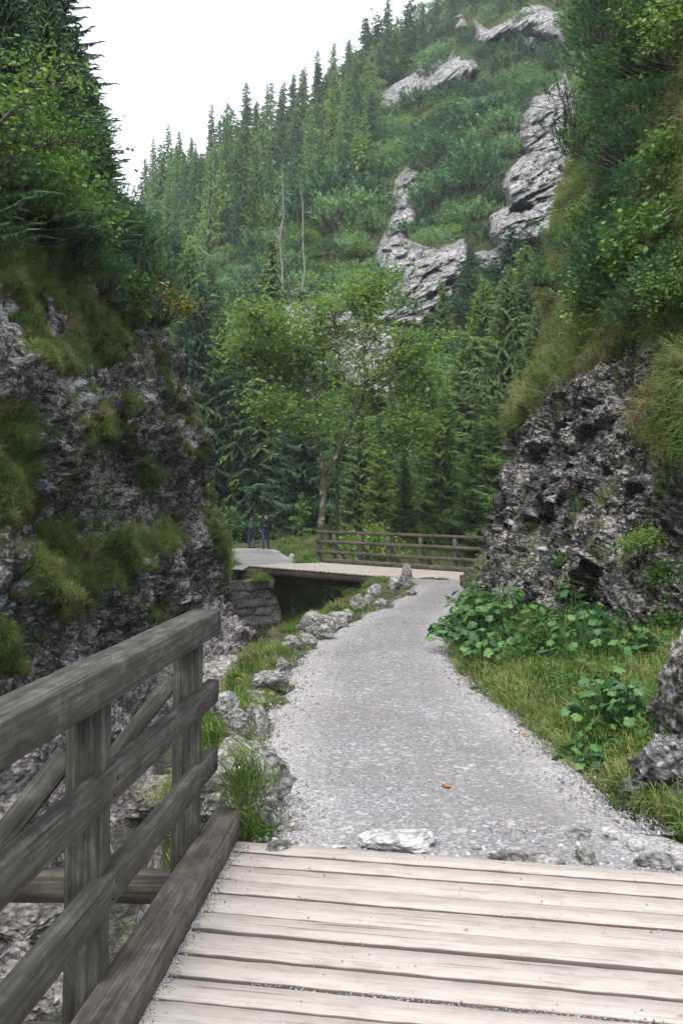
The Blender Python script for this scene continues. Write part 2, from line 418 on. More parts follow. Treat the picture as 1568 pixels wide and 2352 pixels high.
# bridge two: front edge A0->A1, back edge B0->B1
A0, A1 = np.array([-2.94, 32.5]), np.array([4.05, 25.6])
BD = (A1 - A0) / np.linalg.norm(A1 - A0); BN = np.array([-BD[1], BD[0]])
BWID = 3.35
GORGE = [(14, 4.0), (1.6, 4.25), (-.35, 4.62), (-.62, 5.2), (-.95, 7), (-1.08, 9), (-1.05, 11.5), (-.9, 14), (-.35, 17), (.3, 20), (.75, 23), (.9, 26.5),
         (1.3, 28.4), (3.6, 31.2), (8, 36), (15, 45), (25, 60), (20, 62), (11, 50), (5, 41), (-.4, 36.0), (-2.75, 31.7), (-4.5, 31.2), (-8, 29), (-8, -8), (14, -8)]
FARL = ([28, 31, 36, 46, 53, 60, 75], [-3.6, -3.45, -4.0, -5.2, -5.9, -7.0, -9.4])
FARR = ([34, 36, 40, 46, 53, 60, 75], [-.9, -1.3, -2.0, -2.75, -3.5, -4.4, -6.5])
def gz(X, Y, detail=True):
    X = np.asarray(X, float); Y = np.asarray(Y, float)
    P = np.stack([X, Y, np.zeros_like(X)], -1)
    z = land(Y)
    rise = np.where(Y < 30, np.clip(X - path_r(Y), 0, 3) * .22, 0)
    z = z + rise
    far = sstep(29, 33, Y)
    z = z + far * np.clip(np.interp(Y, *FARL) - X - .15, 0, 30) * .75
    z = z + sstep(31, 38, Y) * np.clip(X - 7, 0, 60) * .55
    z = z + sstep(38, 60, Y) * .8 * fbm(P * .25, 3, 5)
    ins = inpoly(X, Y, GORGE); d = polydist(X, Y, GORGE)
    dn = d + .22 * fbm(P * 1.3, 3, 9)
    depth = np.where(ins, sstep(-.05, .55, dn) * 2.85, 0)
    depth = np.where(ins & (Y > 33), depth * .75, depth)
    onpath = (X > path_l(Y) - .05) & (X < path_r(Y) + .05) & (Y < 26.5)
    fp = (X > np.interp(Y, *FARL) - .1) & (X < np.interp(Y, *FARR) + .1) & (Y > 31)
    bu = (X - A0[0]) * BD[0] + (Y - A0[1]) * BD[1]; bv = (X - A0[0]) * BN[0] + (Y - A0[1]) * BN[1]
    z = z - depth - .16 * ((bu > -.1) & (bu < 10.5) & (bv > .05) & (bv < BWID + .3))
    nz = .05 * fbm(P * 1.6, 4, 3) + .025 * fbm(P * 7, 3, 4)
    z = z + np.where(onpath | fp, -.05, nz) + np.where(ins & (d > .5), .13 * fbm(P * .9, 4, 8), 0)
    return z
# ground sheet
yy = np.concatenate([np.linspace(-8, 4, 40), np.arange(4.1, 14, .07), np.arange(14, 40, .16), np.arange(40, 85, .6)])
xx = np.concatenate([np.linspace(-60, -7, 60), np.arange(-6.9, 5.5, .07), np.linspace(5.6, 60, 70)])
GX, GY = np.meshgrid(xx, yy)
GZ = gz(GX, GY)
GG = np.stack([GX, GY, GZ], -1)
me = mesh_np('ground', GG.reshape(-1, 3), grid_faces(len(yy), len(xx)), True, M['ground'])
insG = inpoly(GX, GY, GORGE); dG = polydist(GX, GY, GORGE)
attr(me, 'rocky', np.where(insG, sstep(.1, .5, dG), 0)); attr(me, 'bed', np.where(insG & (GY < 30), sstep(.75, 1.1, dG), 0) * .9)
tag(link('ground', me), 'grassy banks and rocky stream gorge beside the gravel path', kind='structure')
# a broad base sheet out to the horizon
base = mesh_np('terrain', [(-900, -300, -4), (900, -300, -4), (900, 900, -4), (-900, 900, -4)], [(0, 1, 2, 3)], False, M['slope'])
tag(link('terrain', base), 'ground far beyond the gorge', kind='structure')

# gravel path
def path_sheet(name, label, Ys, Lf, Rf, n=40, lift=0.0, clip=None):
    T = np.linspace(0, 1, n)
    l, r = Lf(Ys), Rf(Ys)
    X = l[:, None] + (r - l)[:, None] * T; Y = np.repeat(Ys[:, None], n, 1)
    if clip: Y = clip(X, Y)
    P = np.stack([X, Y, np.zeros_like(X)], -1)
    w = np.minimum(T, 1 - T)[None] * (r - l)[:, None]
    X = X + np.where((T < .5)[None], -1, 1) * .10 * fbm(P * 2.3, 4, 21) * (1 - sstep(0, .35, w))
    Z = land(Y) + .012 * fbm(P * 2.2, 4, 6) + .02 * sstep(0, .5, w) - .045 * (1 - sstep(0, .10, w)) + lift
    me = mesh_np(name, np.stack([X, Y, Z], -1).reshape(-1, 3), grid_faces(len(Ys), n), True, M['gravel'])
    attr(me, 'edge', 1 - sstep(.05, .6, w))
    return tag(link(name, me), label, kind='structure')
def clip1(X, Y):
    # start along the deck's end, finish along the second bridge's edge
    s = 4.66 - .175 * (X + .3)
    Y = np.maximum(Y, s)
    e = A0[1] + (X - A0[0]) * BD[1] / BD[0] + .02
    return np.minimum(Y, e)
path_sheet('gravel_path', 'pale grey gravel path between the two bridges', np.concatenate([np.arange(3.9, 12, .06), np.arange(12, 28.6, .12)]),
           lambda Y: np.where(Y > 23, np.interp(Y, [23, 28.5], [path_l(23), 1.45]), path_l(Y)), lambda Y: np.where(Y > 21, np.interp(Y, [21, 25.5], [path_r(21), 4.3]), path_r(Y)), 46, 0, clip1)
def clip2(X, Y):
    s = A0 + BD * -.02
    e = s[1] + (X - s[0]) * BN[1] / BN[0]
    return np.maximum(Y, np.where(X < s[0], Y, e))
path_sheet('gravel_path', 'gravel path leading away beyond the second bridge', np.arange(30.6, 75, .25),
           lambda Y: np.interp(Y, *FARL), lambda Y: np.interp(Y, [30.6, 32.5, 35.4, *FARR[0][1:]], [-2.9, -2.5, -.95, *FARR[1][1:]]), 20, 0, clip2)

# water
wy = np.linspace(-8, 34, 160); wx = np.linspace(-6, 14, 60)
WX, WY = np.meshgrid(wx, wy); WZ = -2.36 + .02 * fbm(np.stack([WX * 1.5, WY, WX * 0], -1), 3, 2) + np.clip(WY - 12, 0, 30) * .012
me = mesh_np('water', np.stack([WX, WY, WZ], -1).reshape(-1, 3), grid_faces(len(wy), len(wx)), True, M['water'])
tag(link('water', me), 'shallow clear mountain stream running below the railing', kind='structure')

# ---------------------------------------------------------------- left cliff
PZ = [-3.4, -2.6, -2.2, -1.5, -.6, .2, .7, 1.4, 2.2, 3.2, 4.2, 5.2, 6.3, 7.2, 9, 12, 16, 22, 30]
PX = [-1.9, -2.35, -2.6, -3.2, -3.55, -3.55, -3.65, -4.15, -4.2, -4.0, -4.4, -4.8, -5.3, -5.9, -7.2, -9.2, -12, -17, -25]
YC = [-8, -3, 1, 5, 8, 11, 14, 17, 20, 23, 26, 28.3, 29.6, 31.5, 35, 42, 52]
YO = [-.9, -.7, -.5, -.3, -.1, .1, .2, .1, 0, .1, .05, .0, -.35, -1.9, -5, -10, -16]
YLOW = [-.6, -.4, -.2, 0, 0, -.1, -.2, -.4, -.5, -.3, -.1, .1, -.1, -.75, -1.4, -2.6, -4.0]
cn = []
for y, o, ol in zip(YC, YO, YLOW):
    row = []
    for z, x in zip(PZ, PX):
        k = float(sstep(-1, 2.2, z))
        row.append((x + ol * (1 - k) + o * k, y + (.06 * z if y > 20 else 0), z))
    cn.append(row)
LG = net(cn, 620, 340)
# spacing: more rows where the picture looks
nrm = normals(LG)
if nrm[300, 150, 0] < 0: nrm = -nrm
ql = LG.copy()
tz = ql[..., 2]
big = fbm(ql * np.array([.28, .28, .34]), 3, 40) * .42
mid = blocks(ql * np.array([.9, .8, 1.5]) + fbm(ql * 1.1, 2, 41)[..., None] * .35, 50, .9) * .15
bed_dir = np.stack([ql[..., 0], ql[..., 1] * .8 + ql[..., 2] * .5, ql[..., 2] * 1.6 - ql[..., 1] * .7], -1)
sm = blocks(bed_dir * np.array([3.4, 2.2, 4.6]) + fbm(ql * 3, 2, 42)[..., None] * .4, 60, .9) * .065
fine = blocks(ql * 8.5, 70, .9) * .022 + fbm(ql * 14, 2, 43) * .012
amp = sstep(-3.5, -1.5, tz) * .5 + .5
LG = ql + nrm * ((big + mid) * amp + sm + fine)[..., None]
LG[..., 2] += (sm + mid * .5) * .3
me = mesh_np('cliff', LG.reshape(-1, 3), grid_faces(*LG.shape[:2]), False, M['cliff'])
lx, ly, ld = topx(LG)
LVEG = [[(-400, 900), (0, 930), (60, 955), (100, 1040), (105, 1130), (60, 1190), (0, 1230), (-400, 1230)],
        [(75, 1205), (200, 1205), (330, 1225), (390, 1190), (440, 1225), (400, 1262), (320, 1292), (290, 1325), (215, 1400), (150, 1430), (95, 1400), (60, 1290)],
        [(-500, 300), (500, 300), (345, 720), (330, 745), (290, 765), (300, 815), (235, 850), (195, 868), (120, 850), (70, 790), (20, 700), (-500, 620)],
        [(165, 955), (235, 935), (300, 1005), (250, 1025), (185, 1000)], [(300, 1065), (350, 1050), (368, 1110), (330, 1130)],
        [(340, 740), (362, 790), (385, 870), (430, 950), (480, 1020), (475, 1065), (430, 1040), (395, 960), (378, 900), (345, 800)],
        [(-300, 1420), (45, 1435), (72, 1500), (35, 1560), (-300, 1560)], [(475, 1120), (520, 1220), (560, 1290), (530, 1330), (500, 1290), (478, 1220)],
        [(330, 1400), (365, 1395), (372, 1425), (340, 1432)], [(270, 920), (330, 925), (318, 955), (280, 950)]]
def vegmask(x, y, d, polys):
    r = np.zeros(np.shape(x), bool)
    for p in polys: r |= inpoly(x, y, p)
    return r & (np.asarray(d) > .5)
jx = fbm(LG * 2.2, 3, 80) * 14; jy = fbm(LG * 2.2 + 9, 3, 81) * 14
Lveg = vegmask(lx + jx, ly + jy, ld, LVEG) | (LG[..., 2] > 8.5)
Lveg &= ~((ly > 1560)); Lveg &= (fbm(LG * 1.1, 3, 85) > -.5) | (LG[..., 2] > 7)
attr(me, 'veg', Lveg.astype(float) * .9)
attr(me, 'pale', (1 - sstep(-1.6, .1, LG[..., 2] + .5 * fbm(LG * .7, 3, 91))) * .85)
tag(link('cliff', me), 'high rock face with grassy ledges left of the stream', kind='structure')
LN = normals(LG)
if LN[300, 150, 0] < 0: LN = -LN

# ---------------------------------------------------------------- right buttress and slope above it
ry = [-900, -400, -100, 150, 350, 550, 700, 800, 900, 1000, 1100, 1200, 1290, 1360, 1460]
rs = [1450, 1410, 1400, 1392, 1352, 1312, 1285, 1292, 1235, 1196, 1180, 1160, 1130, 1100, 1085]
rd = [48, 38, 32, 30, 28, 25.5, 23, 21, 20, 19.5, 19, 18.8, 18.6, 19, 19]
rr = [22, 18.5, 16.5, 15, 14, 12.8, 12, 11.5, 11.1, 10.8, 10.4, 10, 9.6, 9.2, 8.8]
cn = []
for y, s, d0, d1 in zip(ry, rs, rd, rr):
    row = []
    for t in (-.36, -.12, 0, .12, .25, .4, .55, .7, .85, 1.0, 1.25, 1.7, 2.4):
        if t < 0:
            row.append(px(s + -t * 420, y - t * 30, d0 + -t * 30)); continue
        x = s + t * (1568 - s)
        inv = 1 / d0 + (1 / d1 - 1 / d0) * t
        yb = y + (t * 300 if y > 1400 else 0) 
        row.append(px(x, yb, 1 / inv))
    cn.append(row[::-1])
RG = net(cn, 440, 480)
n_ = normals(RG)
v = CAM - RG; 
if (n_ * v).sum(-1).mean() < 0: n_ = -n_
rockR = [(900, 1480), (900, 1100), (1100, 1010), (1195, 985), (1235, 905), (1275, 850), (1330, 862), (1385, 850), (1430, 800), (1490, 750), (1560, 780), (1545, 880), (1515, 950), (1535, 1030), (1575, 1070), (1620, 1100), (1700, 1120), (1900, 1160), (1900, 1900), (1080, 1900)]
rx, ry_, rdd = topx(RG)
big = fbm(RG * .35, 3, 140) * .38
mid = blocks(RG * np.array([1.0, 1.0, 1.3]) + fbm(RG * 1.2, 2, 141)[..., None] * .4, 150, .9) * .15
sm = blocks(RG * np.array([3.2, 3.2, 3.8]) + fbm(RG * 3, 2, 142)[..., None] * .5, 160, .9) * .06
fine = blocks(RG * 9.5, 170, .9) * .024 + fbm(RG * 15, 2, 143) * .014
RG = RG + n_ * (big * .8 + mid + sm + fine)[..., None]
me = mesh_np('cliff', RG.reshape(-1, 3), grid_faces(*RG.shape[:2]), False, M['cliff_dark'])
rx, ry_, rdd = topx(RG)
jx = fbm(RG * 2.2, 3, 180) * 18; jy = fbm(RG * 2.2 + 9, 3, 181) * 18
Rveg = ~inpoly(rx + jx, ry_ + jy, rockR)
attr(me, 'veg', Rveg.astype(float) * .9)
tag(link('cliff', me), 'dark rock buttress rising right of the gravel path', kind='structure')
RN = normals(RG)
if (RN * (CAM - RG)).sum(-1).mean() < 0: RN = -RN

# ---------------------------------------------------------------- far mountain slope
FX = [-900, -300, 0, 200, 350, 500, 650, 800, 950, 1100, 1300, 1568, 2000, 2600]
FS = [.42, .42, .44, .46, .47, .52, .58, .66, .74, .85, 1.0, 1.15, 1.3, 1.4]
FYT = [520, 470, 460, 470, 480, 430, 350, 215, 60, -70, -230, -420, -700, -900]
def slope_s(x): return np.interp(x, FX, FS)
def slopeD(x, y):
    tn = (1165 - np.asarray(y, float)) / F
    s = slope_s(x)
    return 58 / (1 - np.minimum(tn / s, .72))
fx = np.linspace(-900, 2600, 420)
ft = np.linspace(0, 1, 210)
ytop = np.interp(fx, FX, FYT)
FXg, FTg = np.meshgrid(fx, ft)
FYg = 1262 + (ytop[None] - 1262) * FTg
FDg = slopeD(FXg, FYg)
def slope_bump(P): return fbm(P / 26, 3, 210) * 2.6
FG = px(FXg, FYg, FDg)
FG[..., 2] += slope_bump(FG) * sstep(0, .15, FTg)
FG[..., 2] += fbm(FG / 4, 3, 212) * .35
back = [FG[-1] + np.array([0, 12 * k, -8 * k]) for k in range(1, 8)]
FG2 = np.concatenate([FG, np.array(back)], 0)
me = mesh_np('mountain_slope', FG2.reshape(-1, 3), grid_faces(*FG2.shape[:2]), True, M['slope'])
tag(link('mountain_slope', me), 'steep mountainside covered in dwarf pine and spruce', kind='structure')
def on_slope(x, y):
    D = slopeD(x, y); P = px(x, y, D); P[..., 2] += slope_bump(P); return P

# rocky outcrops standing out of the slope
OUT = [
 ('limestone_pinnacle', 'tall pale rock pinnacle with a dark cave near its foot, upper right of the slope', 9,
  [(1298, 128), (1320, 200), (1324, 320), (1306, 420), (1296, 520), (1270, 605), (1200, 612), (1150, 618), (1118, 560), (1122, 512), (1165, 492), (1150, 452), (1165, 410), (1207, 370), (1186, 320), (1195, 268), (1222, 200), (1262, 165)],
  [((1196, 503), (30, 15), 10, 0), ((1225, 474), (58, 7), 2.2, -.4)]),
 ('rock_outcrop', 'jagged grey crag with a narrow upright spire, behind the maple crown', 5,
  [(930, 444), (962, 452), (960, 520), (940, 566), (1000, 592), (1066, 566), (1086, 620), (1066, 690), (1024, 762), (964, 812), (900, 800), (850, 770), (826, 705), (868, 684), (862, 622), (892, 540), (906, 476)],
  [((1016, 700), (52, 10), 3.0, -.7)]),
 ('rock_outcrop', 'sloping bare rock slab high on the mountainside below the ridge', 7,
  [(870, 210), (930, 168), (975, 140), (1043, 95), (1056, 134), (1112, 160), (1066, 196), (1000, 212), (950, 242), (895, 250), (860, 276), (838, 280), (856, 235)], []),
 ('rock_outcrop', 'pale broken crag nearest the top of the picture', 7,
  [(1090, 30), (1125, 52), (1165, 38), (1200, 8), (1245, 26), (1290, 40), (1300, 98), (1240, 88), (1170, 90), (1108, 108), (1090, 80)], []),
 ('rock_outcrop', 'small square rock below the topmost crag', 4, [(1198, 88), (1232, 84), (1238, 116), (1212, 124), (1194, 112)], []),
 ('rock_outcrop', 'small rock knob left of the topmost crag', 4, [(1040, 38), (1060, 24), (1072, 42), (1058, 58), (1042, 56)], []),
 ('rock_outcrop', 'low pale rock band behind the branches of the maple', 3,
  [(540, 800), (600, 742), (690, 700), (740, 690), (800, 690), (850, 690), (930, 800), (950, 870), (900, 965), (820, 960), (770, 900), (690, 868), (610, 860), (540, 845)], []),
 ('rock_outcrop', 'low scree patch under the cave pinnacle', 3, [(1090, 610), (1180, 600), (1215, 640), (1150, 680), (1100, 660)], []),
]
OUTP = [o[3] for o in OUT]
for name, label, T, poly, dents in OUT:
    xs = [p[0] for p in poly]; ys = [p[1] for p in poly]
    st = 2.6
    X, Y = np.meshgrid(np.arange(min(xs) - 14, max(xs) + 15, st), np.arange(min(ys) - 14, max(ys) + 15, st))
    dd = polydist(X, Y, poly); ins = inpoly(X, Y, poly)
    wob = fbm(np.stack([X, Y, X * 0], -1) / 16, 4, 230) * 3.5
    sdist = np.where(ins, dd, -dd) + wob
    D = slopeD(X, Y)
    P = px(X, Y, D)
    q = P / 6.0
    bulge = T * (1 - np.exp(-np.clip(sdist, 0, None) / 7)) - 2.5 * sstep(0, -10, sdist)
    bulge += sstep(0, 9, sdist) * (blocks(q * np.array([1.3, 1.3, .75]), 240, .5) * .42 + blocks(q * np.array([3.2, 3.2, 2.0]), 250, .8) * .36 + blocks(q * 7.5, 255, .9) * .2 + fbm(q * 10, 3, 251) * .18 + fbm(q * .5, 2, 252) * 1.3)
    for (cx, cy), (ax, ay), dep, ang in dents:
        ca, sa = math.cos(ang), math.sin(ang)
        u = ((X - cx) * ca + (Y - cy) * sa) / ax; v_ = (-(X - cx) * sa + (Y - cy) * ca) / ay
        rr_ = np.hypot(u, v_) + .25 * fbm(np.stack([X, Y, X * 0], -1) / 9, 3, 260)
        bulge -= dep * (1 - sstep(.55, 1.0, rr_))
    keep = sdist > -9
    G = px(X, Y, D - bulge); G[..., 2] += slope_bump(P)
    fc = grid_faces(*X.shape); k = keep.ravel()
    fc = fc[k[fc].all(1)]
    V = G.reshape(-1, 3)
    used = np.unique(fc); remap = np.zeros(len(V), int); remap[used] = np.arange(len(used))
    c0 = V[used].mean(0)
    me = mesh_np(name, V[used] - c0, remap[fc], False, M['far_rock'])
    o = link(name, me); o.location = c0
    tag(o, label, 'rock')

# ---------------------------------------------------------------- plants: shapes
class Soup:
    def __init__(s): s.v = []; s.f = []; s.n = 0
    def add(s, V, Fc):
        V = np.asarray(V, float).reshape(-1, 3); s.v.append(V); s.f.append(np.asarray(Fc) + s.n); s.n += len(V)
    def mesh(s, name, mat, smooth=False):
        return mesh_np(name, np.concatenate(s.v), np.concatenate(s.f), smooth, mat)
def tube(pts, rad, k=6):
    pts = np.asarray(pts, float); n = len(pts)
    t = np.gradient(pts, axis=0); t /= np.linalg.norm(t, axis=1, keepdims=True) + 1e-9
    up = np.where(np.abs(t[:, 2:3]) > .9, np.array([[1., 0, 0]]), np.array([[0, 0, 1.]]))
    a = np.cross(t, up); a /= np.linalg.norm(a, axis=1, keepdims=True) + 1e-9; b = np.cross(t, a)
    th = np.arange(k) * 2 * np.pi / k
    rad = np.broadcast_to(np.asarray(rad, float), (n,))
    V = pts[:, None] + rad[:, None, None] * (a[:, None] * np.cos(th)[None, :, None] + b[:, None] * np.sin(th)[None, :, None])
    i = np.arange(n - 1)[:, None] * k; j = np.arange(k)[None]; j2 = (j + 1) % k
    q = np.stack([i + j, i + j2, i + k + j2, i + k + j], -1).reshape(-1, 4)
    return V.reshape(-1, 3), q
def tris_blades(base, dirv, width, g, bend=None):
    """thin triangles: base (n,3), dirv (n,3) full vector, width (n)"""
    n = len(base)
    side = np.cross(dirv, g.normal(size=(n, 3))); side /= np.linalg.norm(side, axis=1, keepdims=True) + 1e-9
    side = side * np.asarray(width)[:, None] * .5
    V = np.stack([base - side, base + side, base + dirv], 1).reshape(-1, 3)
    return V, np.arange(3 * n).reshape(-1, 3)
def spruce_mesh(h, r, seed, mat, nb=190, bare=.06, droop=.28, tw=22, irregular=.3, bw=1.0, cap=.36):
    g = np.random.default_rng(seed)
    tr = Soup(); zs = np.linspace(0, h, 9)
    lean = g.normal(0, .012 * h, (9, 2)).cumsum(0) * .3
    pts = np.column_stack([lean, zs])
    V, q = tube(pts, .017 * h * (1 - zs / h) ** .8 + .008, 6); tr.add(V, q)
    cr = Soup(); B = []; Dv = []; Wd = []
    sect = 1 + irregular * g.normal(size=12)
    for i in range(nb):
        t = bare + (1 - bare) * (i + g.random()) / nb; z = t * h
        ang = i * 2.39996 + g.normal(0, .3)
        L = r * ((1 - t) ** .75 * .97 + .035) * (.62 + .5 * g.random()) * sect[int(ang * 2) % 12] ** .5 if sect[int(ang * 2) % 12] > 0 else r * .2
        if g.random() < .06: L *= .35
        L = max(L, .08)
        n = max(4, int(tw * (.35 + L / r)))
        s = np.linspace(.12, 1, n) ** .85
        up = (.35 * t - droop)
        bx = np.interp(z, zs, pts[:, 0]); by = np.interp(z, zs, pts[:, 1])
        ax = np.stack([bx + np.cos(ang) * L * s, by + np.sin(ang) * L * s, z + L * (up * s + .30 * s ** 2.4 * (1 - t) - .05 * s)], 1)
        if i % 3 == 0 and L > .6:
            kk = np.linspace(0, n - 1, 4).astype(int); V, q = tube(np.vstack([[bx, by, z], ax[kk]]), np.linspace(.012 * L + .004, .004, 5), 3); tr.add(V, q)
        for side in (-1, 1):
            a2 = ang + side * (.75 + .35 * g.random(n))
            l2 = (.10 + .34 * L * (1 - s) ** .6 + .05) * (.7 + .6 * g.random(n)) * bw
            l2 = np.minimum(l2, cap)
            dv = np.stack([np.cos(a2) * l2, np.sin(a2) * l2, -l2 * (.15 + .55 * g.random(n))], 1)
            B.append(ax); Dv.append(dv); Wd.append(l2 * .36)
            # a second, hanging layer
            m2 = g.random(n) < .6
            dv2 = dv[m2] * .6; dv2[:, 2] -= l2[m2] * .6
            B.append(ax[m2] + dv[m2] * .4); Dv.append(dv2); Wd.append(l2[m2] * .3)
        dv = np.stack([np.cos(ang) * np.full(2, .2 * L + .08), np.sin(ang) * np.full(2, .2 * L + .08), np.array([.02, -.05])], 1)
        B.append(ax[-2:]); Dv.append(dv); Wd.append(np.full(2, .08))
    B = np.concatenate(B); Dv = np.concatenate(Dv); Wd = np.concatenate(Wd)
    V, f = tris_blades(B, Dv, Wd, g); cr.add(V, f)
    return tr.mesh('trunk', M['bark'], True), cr.mesh('crown', mat)
def pine_bush_mesh(seed, mat, shoots=130, needles=22, r=1.0, hh=.75, nl=.085, inner=.35, wf=.17):
    """mountain pine: bowed branches that end in upright bottlebrush shoots"""
    g = np.random.default_rng(seed); tr = Soup(); cr = Soup(); B = []; Dv = []; Wd = []
    for i in range(shoots):
        a = g.random() * 2 * np.pi; rad = r * g.random() ** .5 * (.85 + .3 * g.random())
        lump = .8 + .3 * math.sin(3 * a + seed) + .15 * math.sin(7 * a + seed * 2)
        rad *= lump
        top = hh * math.sqrt(max(.04, 1 - (rad / (r * 1.25)) ** 2)) * (.75 + .35 * g.random())
        if g.random() < inner: top *= .45 + .4 * g.random()
        tip = np.array([math.cos(a) * rad, math.sin(a) * rad, top])
        out = np.array([math.cos(a), math.sin(a), 0]) * (rad / r)
        d = np.array([0, 0, 1.]) + out * .8 + g.normal(0, .25, 3); d /= np.linalg.norm(d)
        L = nl * (2.2 + 1.6 * g.random())
        if i % 4 == 0:
            V, q = tube(np.array([[0, 0, 0.0], tip * np.array([.6, .6, .3]), tip]), [.02 * r, .012 * r, .006 * r], 3); tr.add(V, q)
        n = needles
        s = g.random(n); b = tip + d * (s * L)[:, None]
        rd_ = g.normal(size=(n, 3)); rd_ -= (rd_ @ d)[:, None] * d; rd_ /= np.linalg.norm(rd_, axis=1, keepdims=True) + 1e-9
        dv = (d * .8 + rd_ * .75) * (nl * (.75 + .5 * g.random(n)))[:, None]
        B.append(b); Dv.append(dv); Wd.append(np.full(n, nl * wf))
    B = np.concatenate(B); Dv = np.concatenate(Dv); Wd = np.concatenate(Wd)
    V, f = tris_blades(B, Dv, Wd, g); cr.add(V, f)
    return tr.mesh('branches', M['bark'], True), cr.mesh('foliage', mat)
def leaf_quads(P, size, g, droop=.3):
    """small folded leaves (kite of two triangles)"""
    n = len(P); d = g.normal(size=(n, 3)); d[:, 2] = d[:, 2] * .5 - droop; d /= np.linalg.norm(d, axis=1, keepdims=True)
    s = np.cross(d, g.normal(size=(n, 3)) * .5 + np.array([0, 0, 1.])); s /= np.linalg.norm(s, axis=1, keepdims=True) + 1e-9
    sz = size * (.6 + .8 * g.random(n))[:, None]
    V = np.stack([P, P + d * sz * .5 + s * sz * .42, P + d * sz, P + d * sz * .45 - s * sz * .42], 1).reshape(-1, 3)
    k = np.arange(n)[:, None] * 4
    return V, np.concatenate([k + np.array([[0, 1, 2]]), k + np.array([[0, 2, 3]])], 0)
def shrub_mesh(seed, mat, n=1500, r=1.0, hh=1.0, leaf=.10):
    leaf *= .72; n = int(n * 1.7)
    g = np.random.default_rng(seed); tr = Soup(); cr = Soup(); tips = []
    for i in range(26):
        a = g.random() * 6.283; rad = r * g.random() ** .6; z = hh * (1.05 - .6 * (rad / r) ** 2) * (.5 + .5 * g.random())
        tip = np.array([math.cos(a) * rad, math.sin(a) * rad, z]); tips.append(tip)
        V, q = tube(np.array([[0, 0, 0.], tip * [.45, .45, .6], tip]), [.016, .011, .004], 3); tr.add(V, q)
    tips = np.array(tips)
    P = tips[g.integers(0, len(tips), n)] * (1 - .25 * g.random((n, 1))) + g.normal(0, .15 * r, (n, 3))
    P[:, 2] = np.abs(P[:, 2])
    V, f = leaf_quads(P, leaf, g); cr.add(V, f)
    return tr.mesh('stems', M['bark'], True), cr.mesh('foliage', mat)
def clump_mesh(name, seed, mat, n=34, h=.3, spread=.12, arch=.5, w=.007):
    g = np.random.default_rng(seed); V = []; Fc = []; k = 0
    for i in range(n):
        a = g.random() * 6.283; b = np.array([math.cos(a), math.sin(a), 0]) * spread * g.random()
        a2 = a + g.normal(0, .6); o = np.array([math.cos(a2), math.sin(a2), 0]); L = h * (.5 + .7 * g.random()); ar = arch * (.4 + .9 * g.random())
        sd_ = np.array([-o[1], o[0], 0]) * w * (.7 + .6 * g.random())
        p1 = b + np.array([0, 0, L * .55]) + o * L * .22 * ar; p2 = p1 + np.array([0, 0, L * (.35 - .35 * ar)]) + o * L * .38 * ar + np.array([0, 0, 0]); p3 = p2 + o * L * .3 * ar + np.array([0, 0, L * (.15 - .5 * ar)])
        V += [b - sd_, b + sd_, p1 + sd_, p1 - sd_, p2 + sd_ * .7, p2 - sd_ * .7, p3]
        Fc += [(k, k + 1, k + 2), (k, k + 2, k + 3), (k + 3, k + 2, k + 4), (k + 3, k + 4, k + 5), (k + 5, k + 4, k + 6)]; k += 7
    return mesh_np(name, np.array(V), np.array(Fc), False, mat)

# scattered cover that nobody could count, as instances of a few small meshes
def make_coll(name, meshes):
    c = bpy.data.collections.new(name)
    for i, m in enumerate(meshes):
        o = bpy.data.objects.new('%s_%02d' % (name, i), m); c.objects.link(o)
    return c
def scatter(name, coll, P, rot, scl, label, cat, parent=None):
    n = len(P)
    me = bpy.data.meshes.new(name); me.vertices.add(n); me.vertices.foreach_set('co', np.asarray(P, np.float32).ravel())
    a = me.attributes.new('rot', 'FLOAT_VECTOR', 'POINT'); a.data.foreach_set('vector', np.asarray(rot, np.float32).ravel())
    a = me.attributes.new('scl', 'FLOAT', 'POINT'); a.data.foreach_set('value', np.asarray(scl, np.float32).ravel())
    a = me.attributes.new('pick', 'INT', 'POINT'); a.data.foreach_set('value', rng.integers(0, len(coll.objects), n).astype(np.int32))
    ng = bpy.data.node_groups.new(name, 'GeometryNodeTree')
    ng.interface.new_socket('Geometry', in_out='INPUT', socket_type='NodeSocketGeometry')
    ng.interface.new_socket('Geometry', in_out='OUTPUT', socket_type='NodeSocketGeometry')
    N, L = ng.nodes, ng.links
    gi, go = N.new('NodeGroupInput'), N.new('NodeGroupOutput')
    ip = N.new('GeometryNodeInstanceOnPoints'); ci = N.new('GeometryNodeCollectionInfo')
    ci.inputs['Collection'].default_value = coll; ci.inputs['Separate Children'].default_value = True; ci.inputs['Reset Children'].default_value = True
    def na(nm, typ):
        q = N.new('GeometryNodeInputNamedAttribute'); q.data_type = typ; q.inputs['Name'].default_value = nm; return q.outputs['Attribute']
    L.new(gi.outputs[0], ip.inputs['Points']); L.new(ci.outputs[0], ip.inputs['Instance'])
    ip.inputs['Pick Instance'].default_value = True
    L.new(na('pick', 'INT'), ip.inputs['Instance Index'])
    er = N.new('FunctionNodeEulerToRotation'); L.new(na('rot', 'FLOAT_VECTOR'), er.inputs[0]); L.new(er.outputs[0], ip.inputs['Rotation'])
    L.new(na('scl', 'FLOAT'), ip.inputs['Scale'])
    L.new(ip.outputs[0], go.inputs[0])
    o = link(name, me, parent); md = o.modifiers.new('scatter', 'NODES'); md.node_group = ng
    return tag(o, label, cat if parent is None else None, kind='stuff')
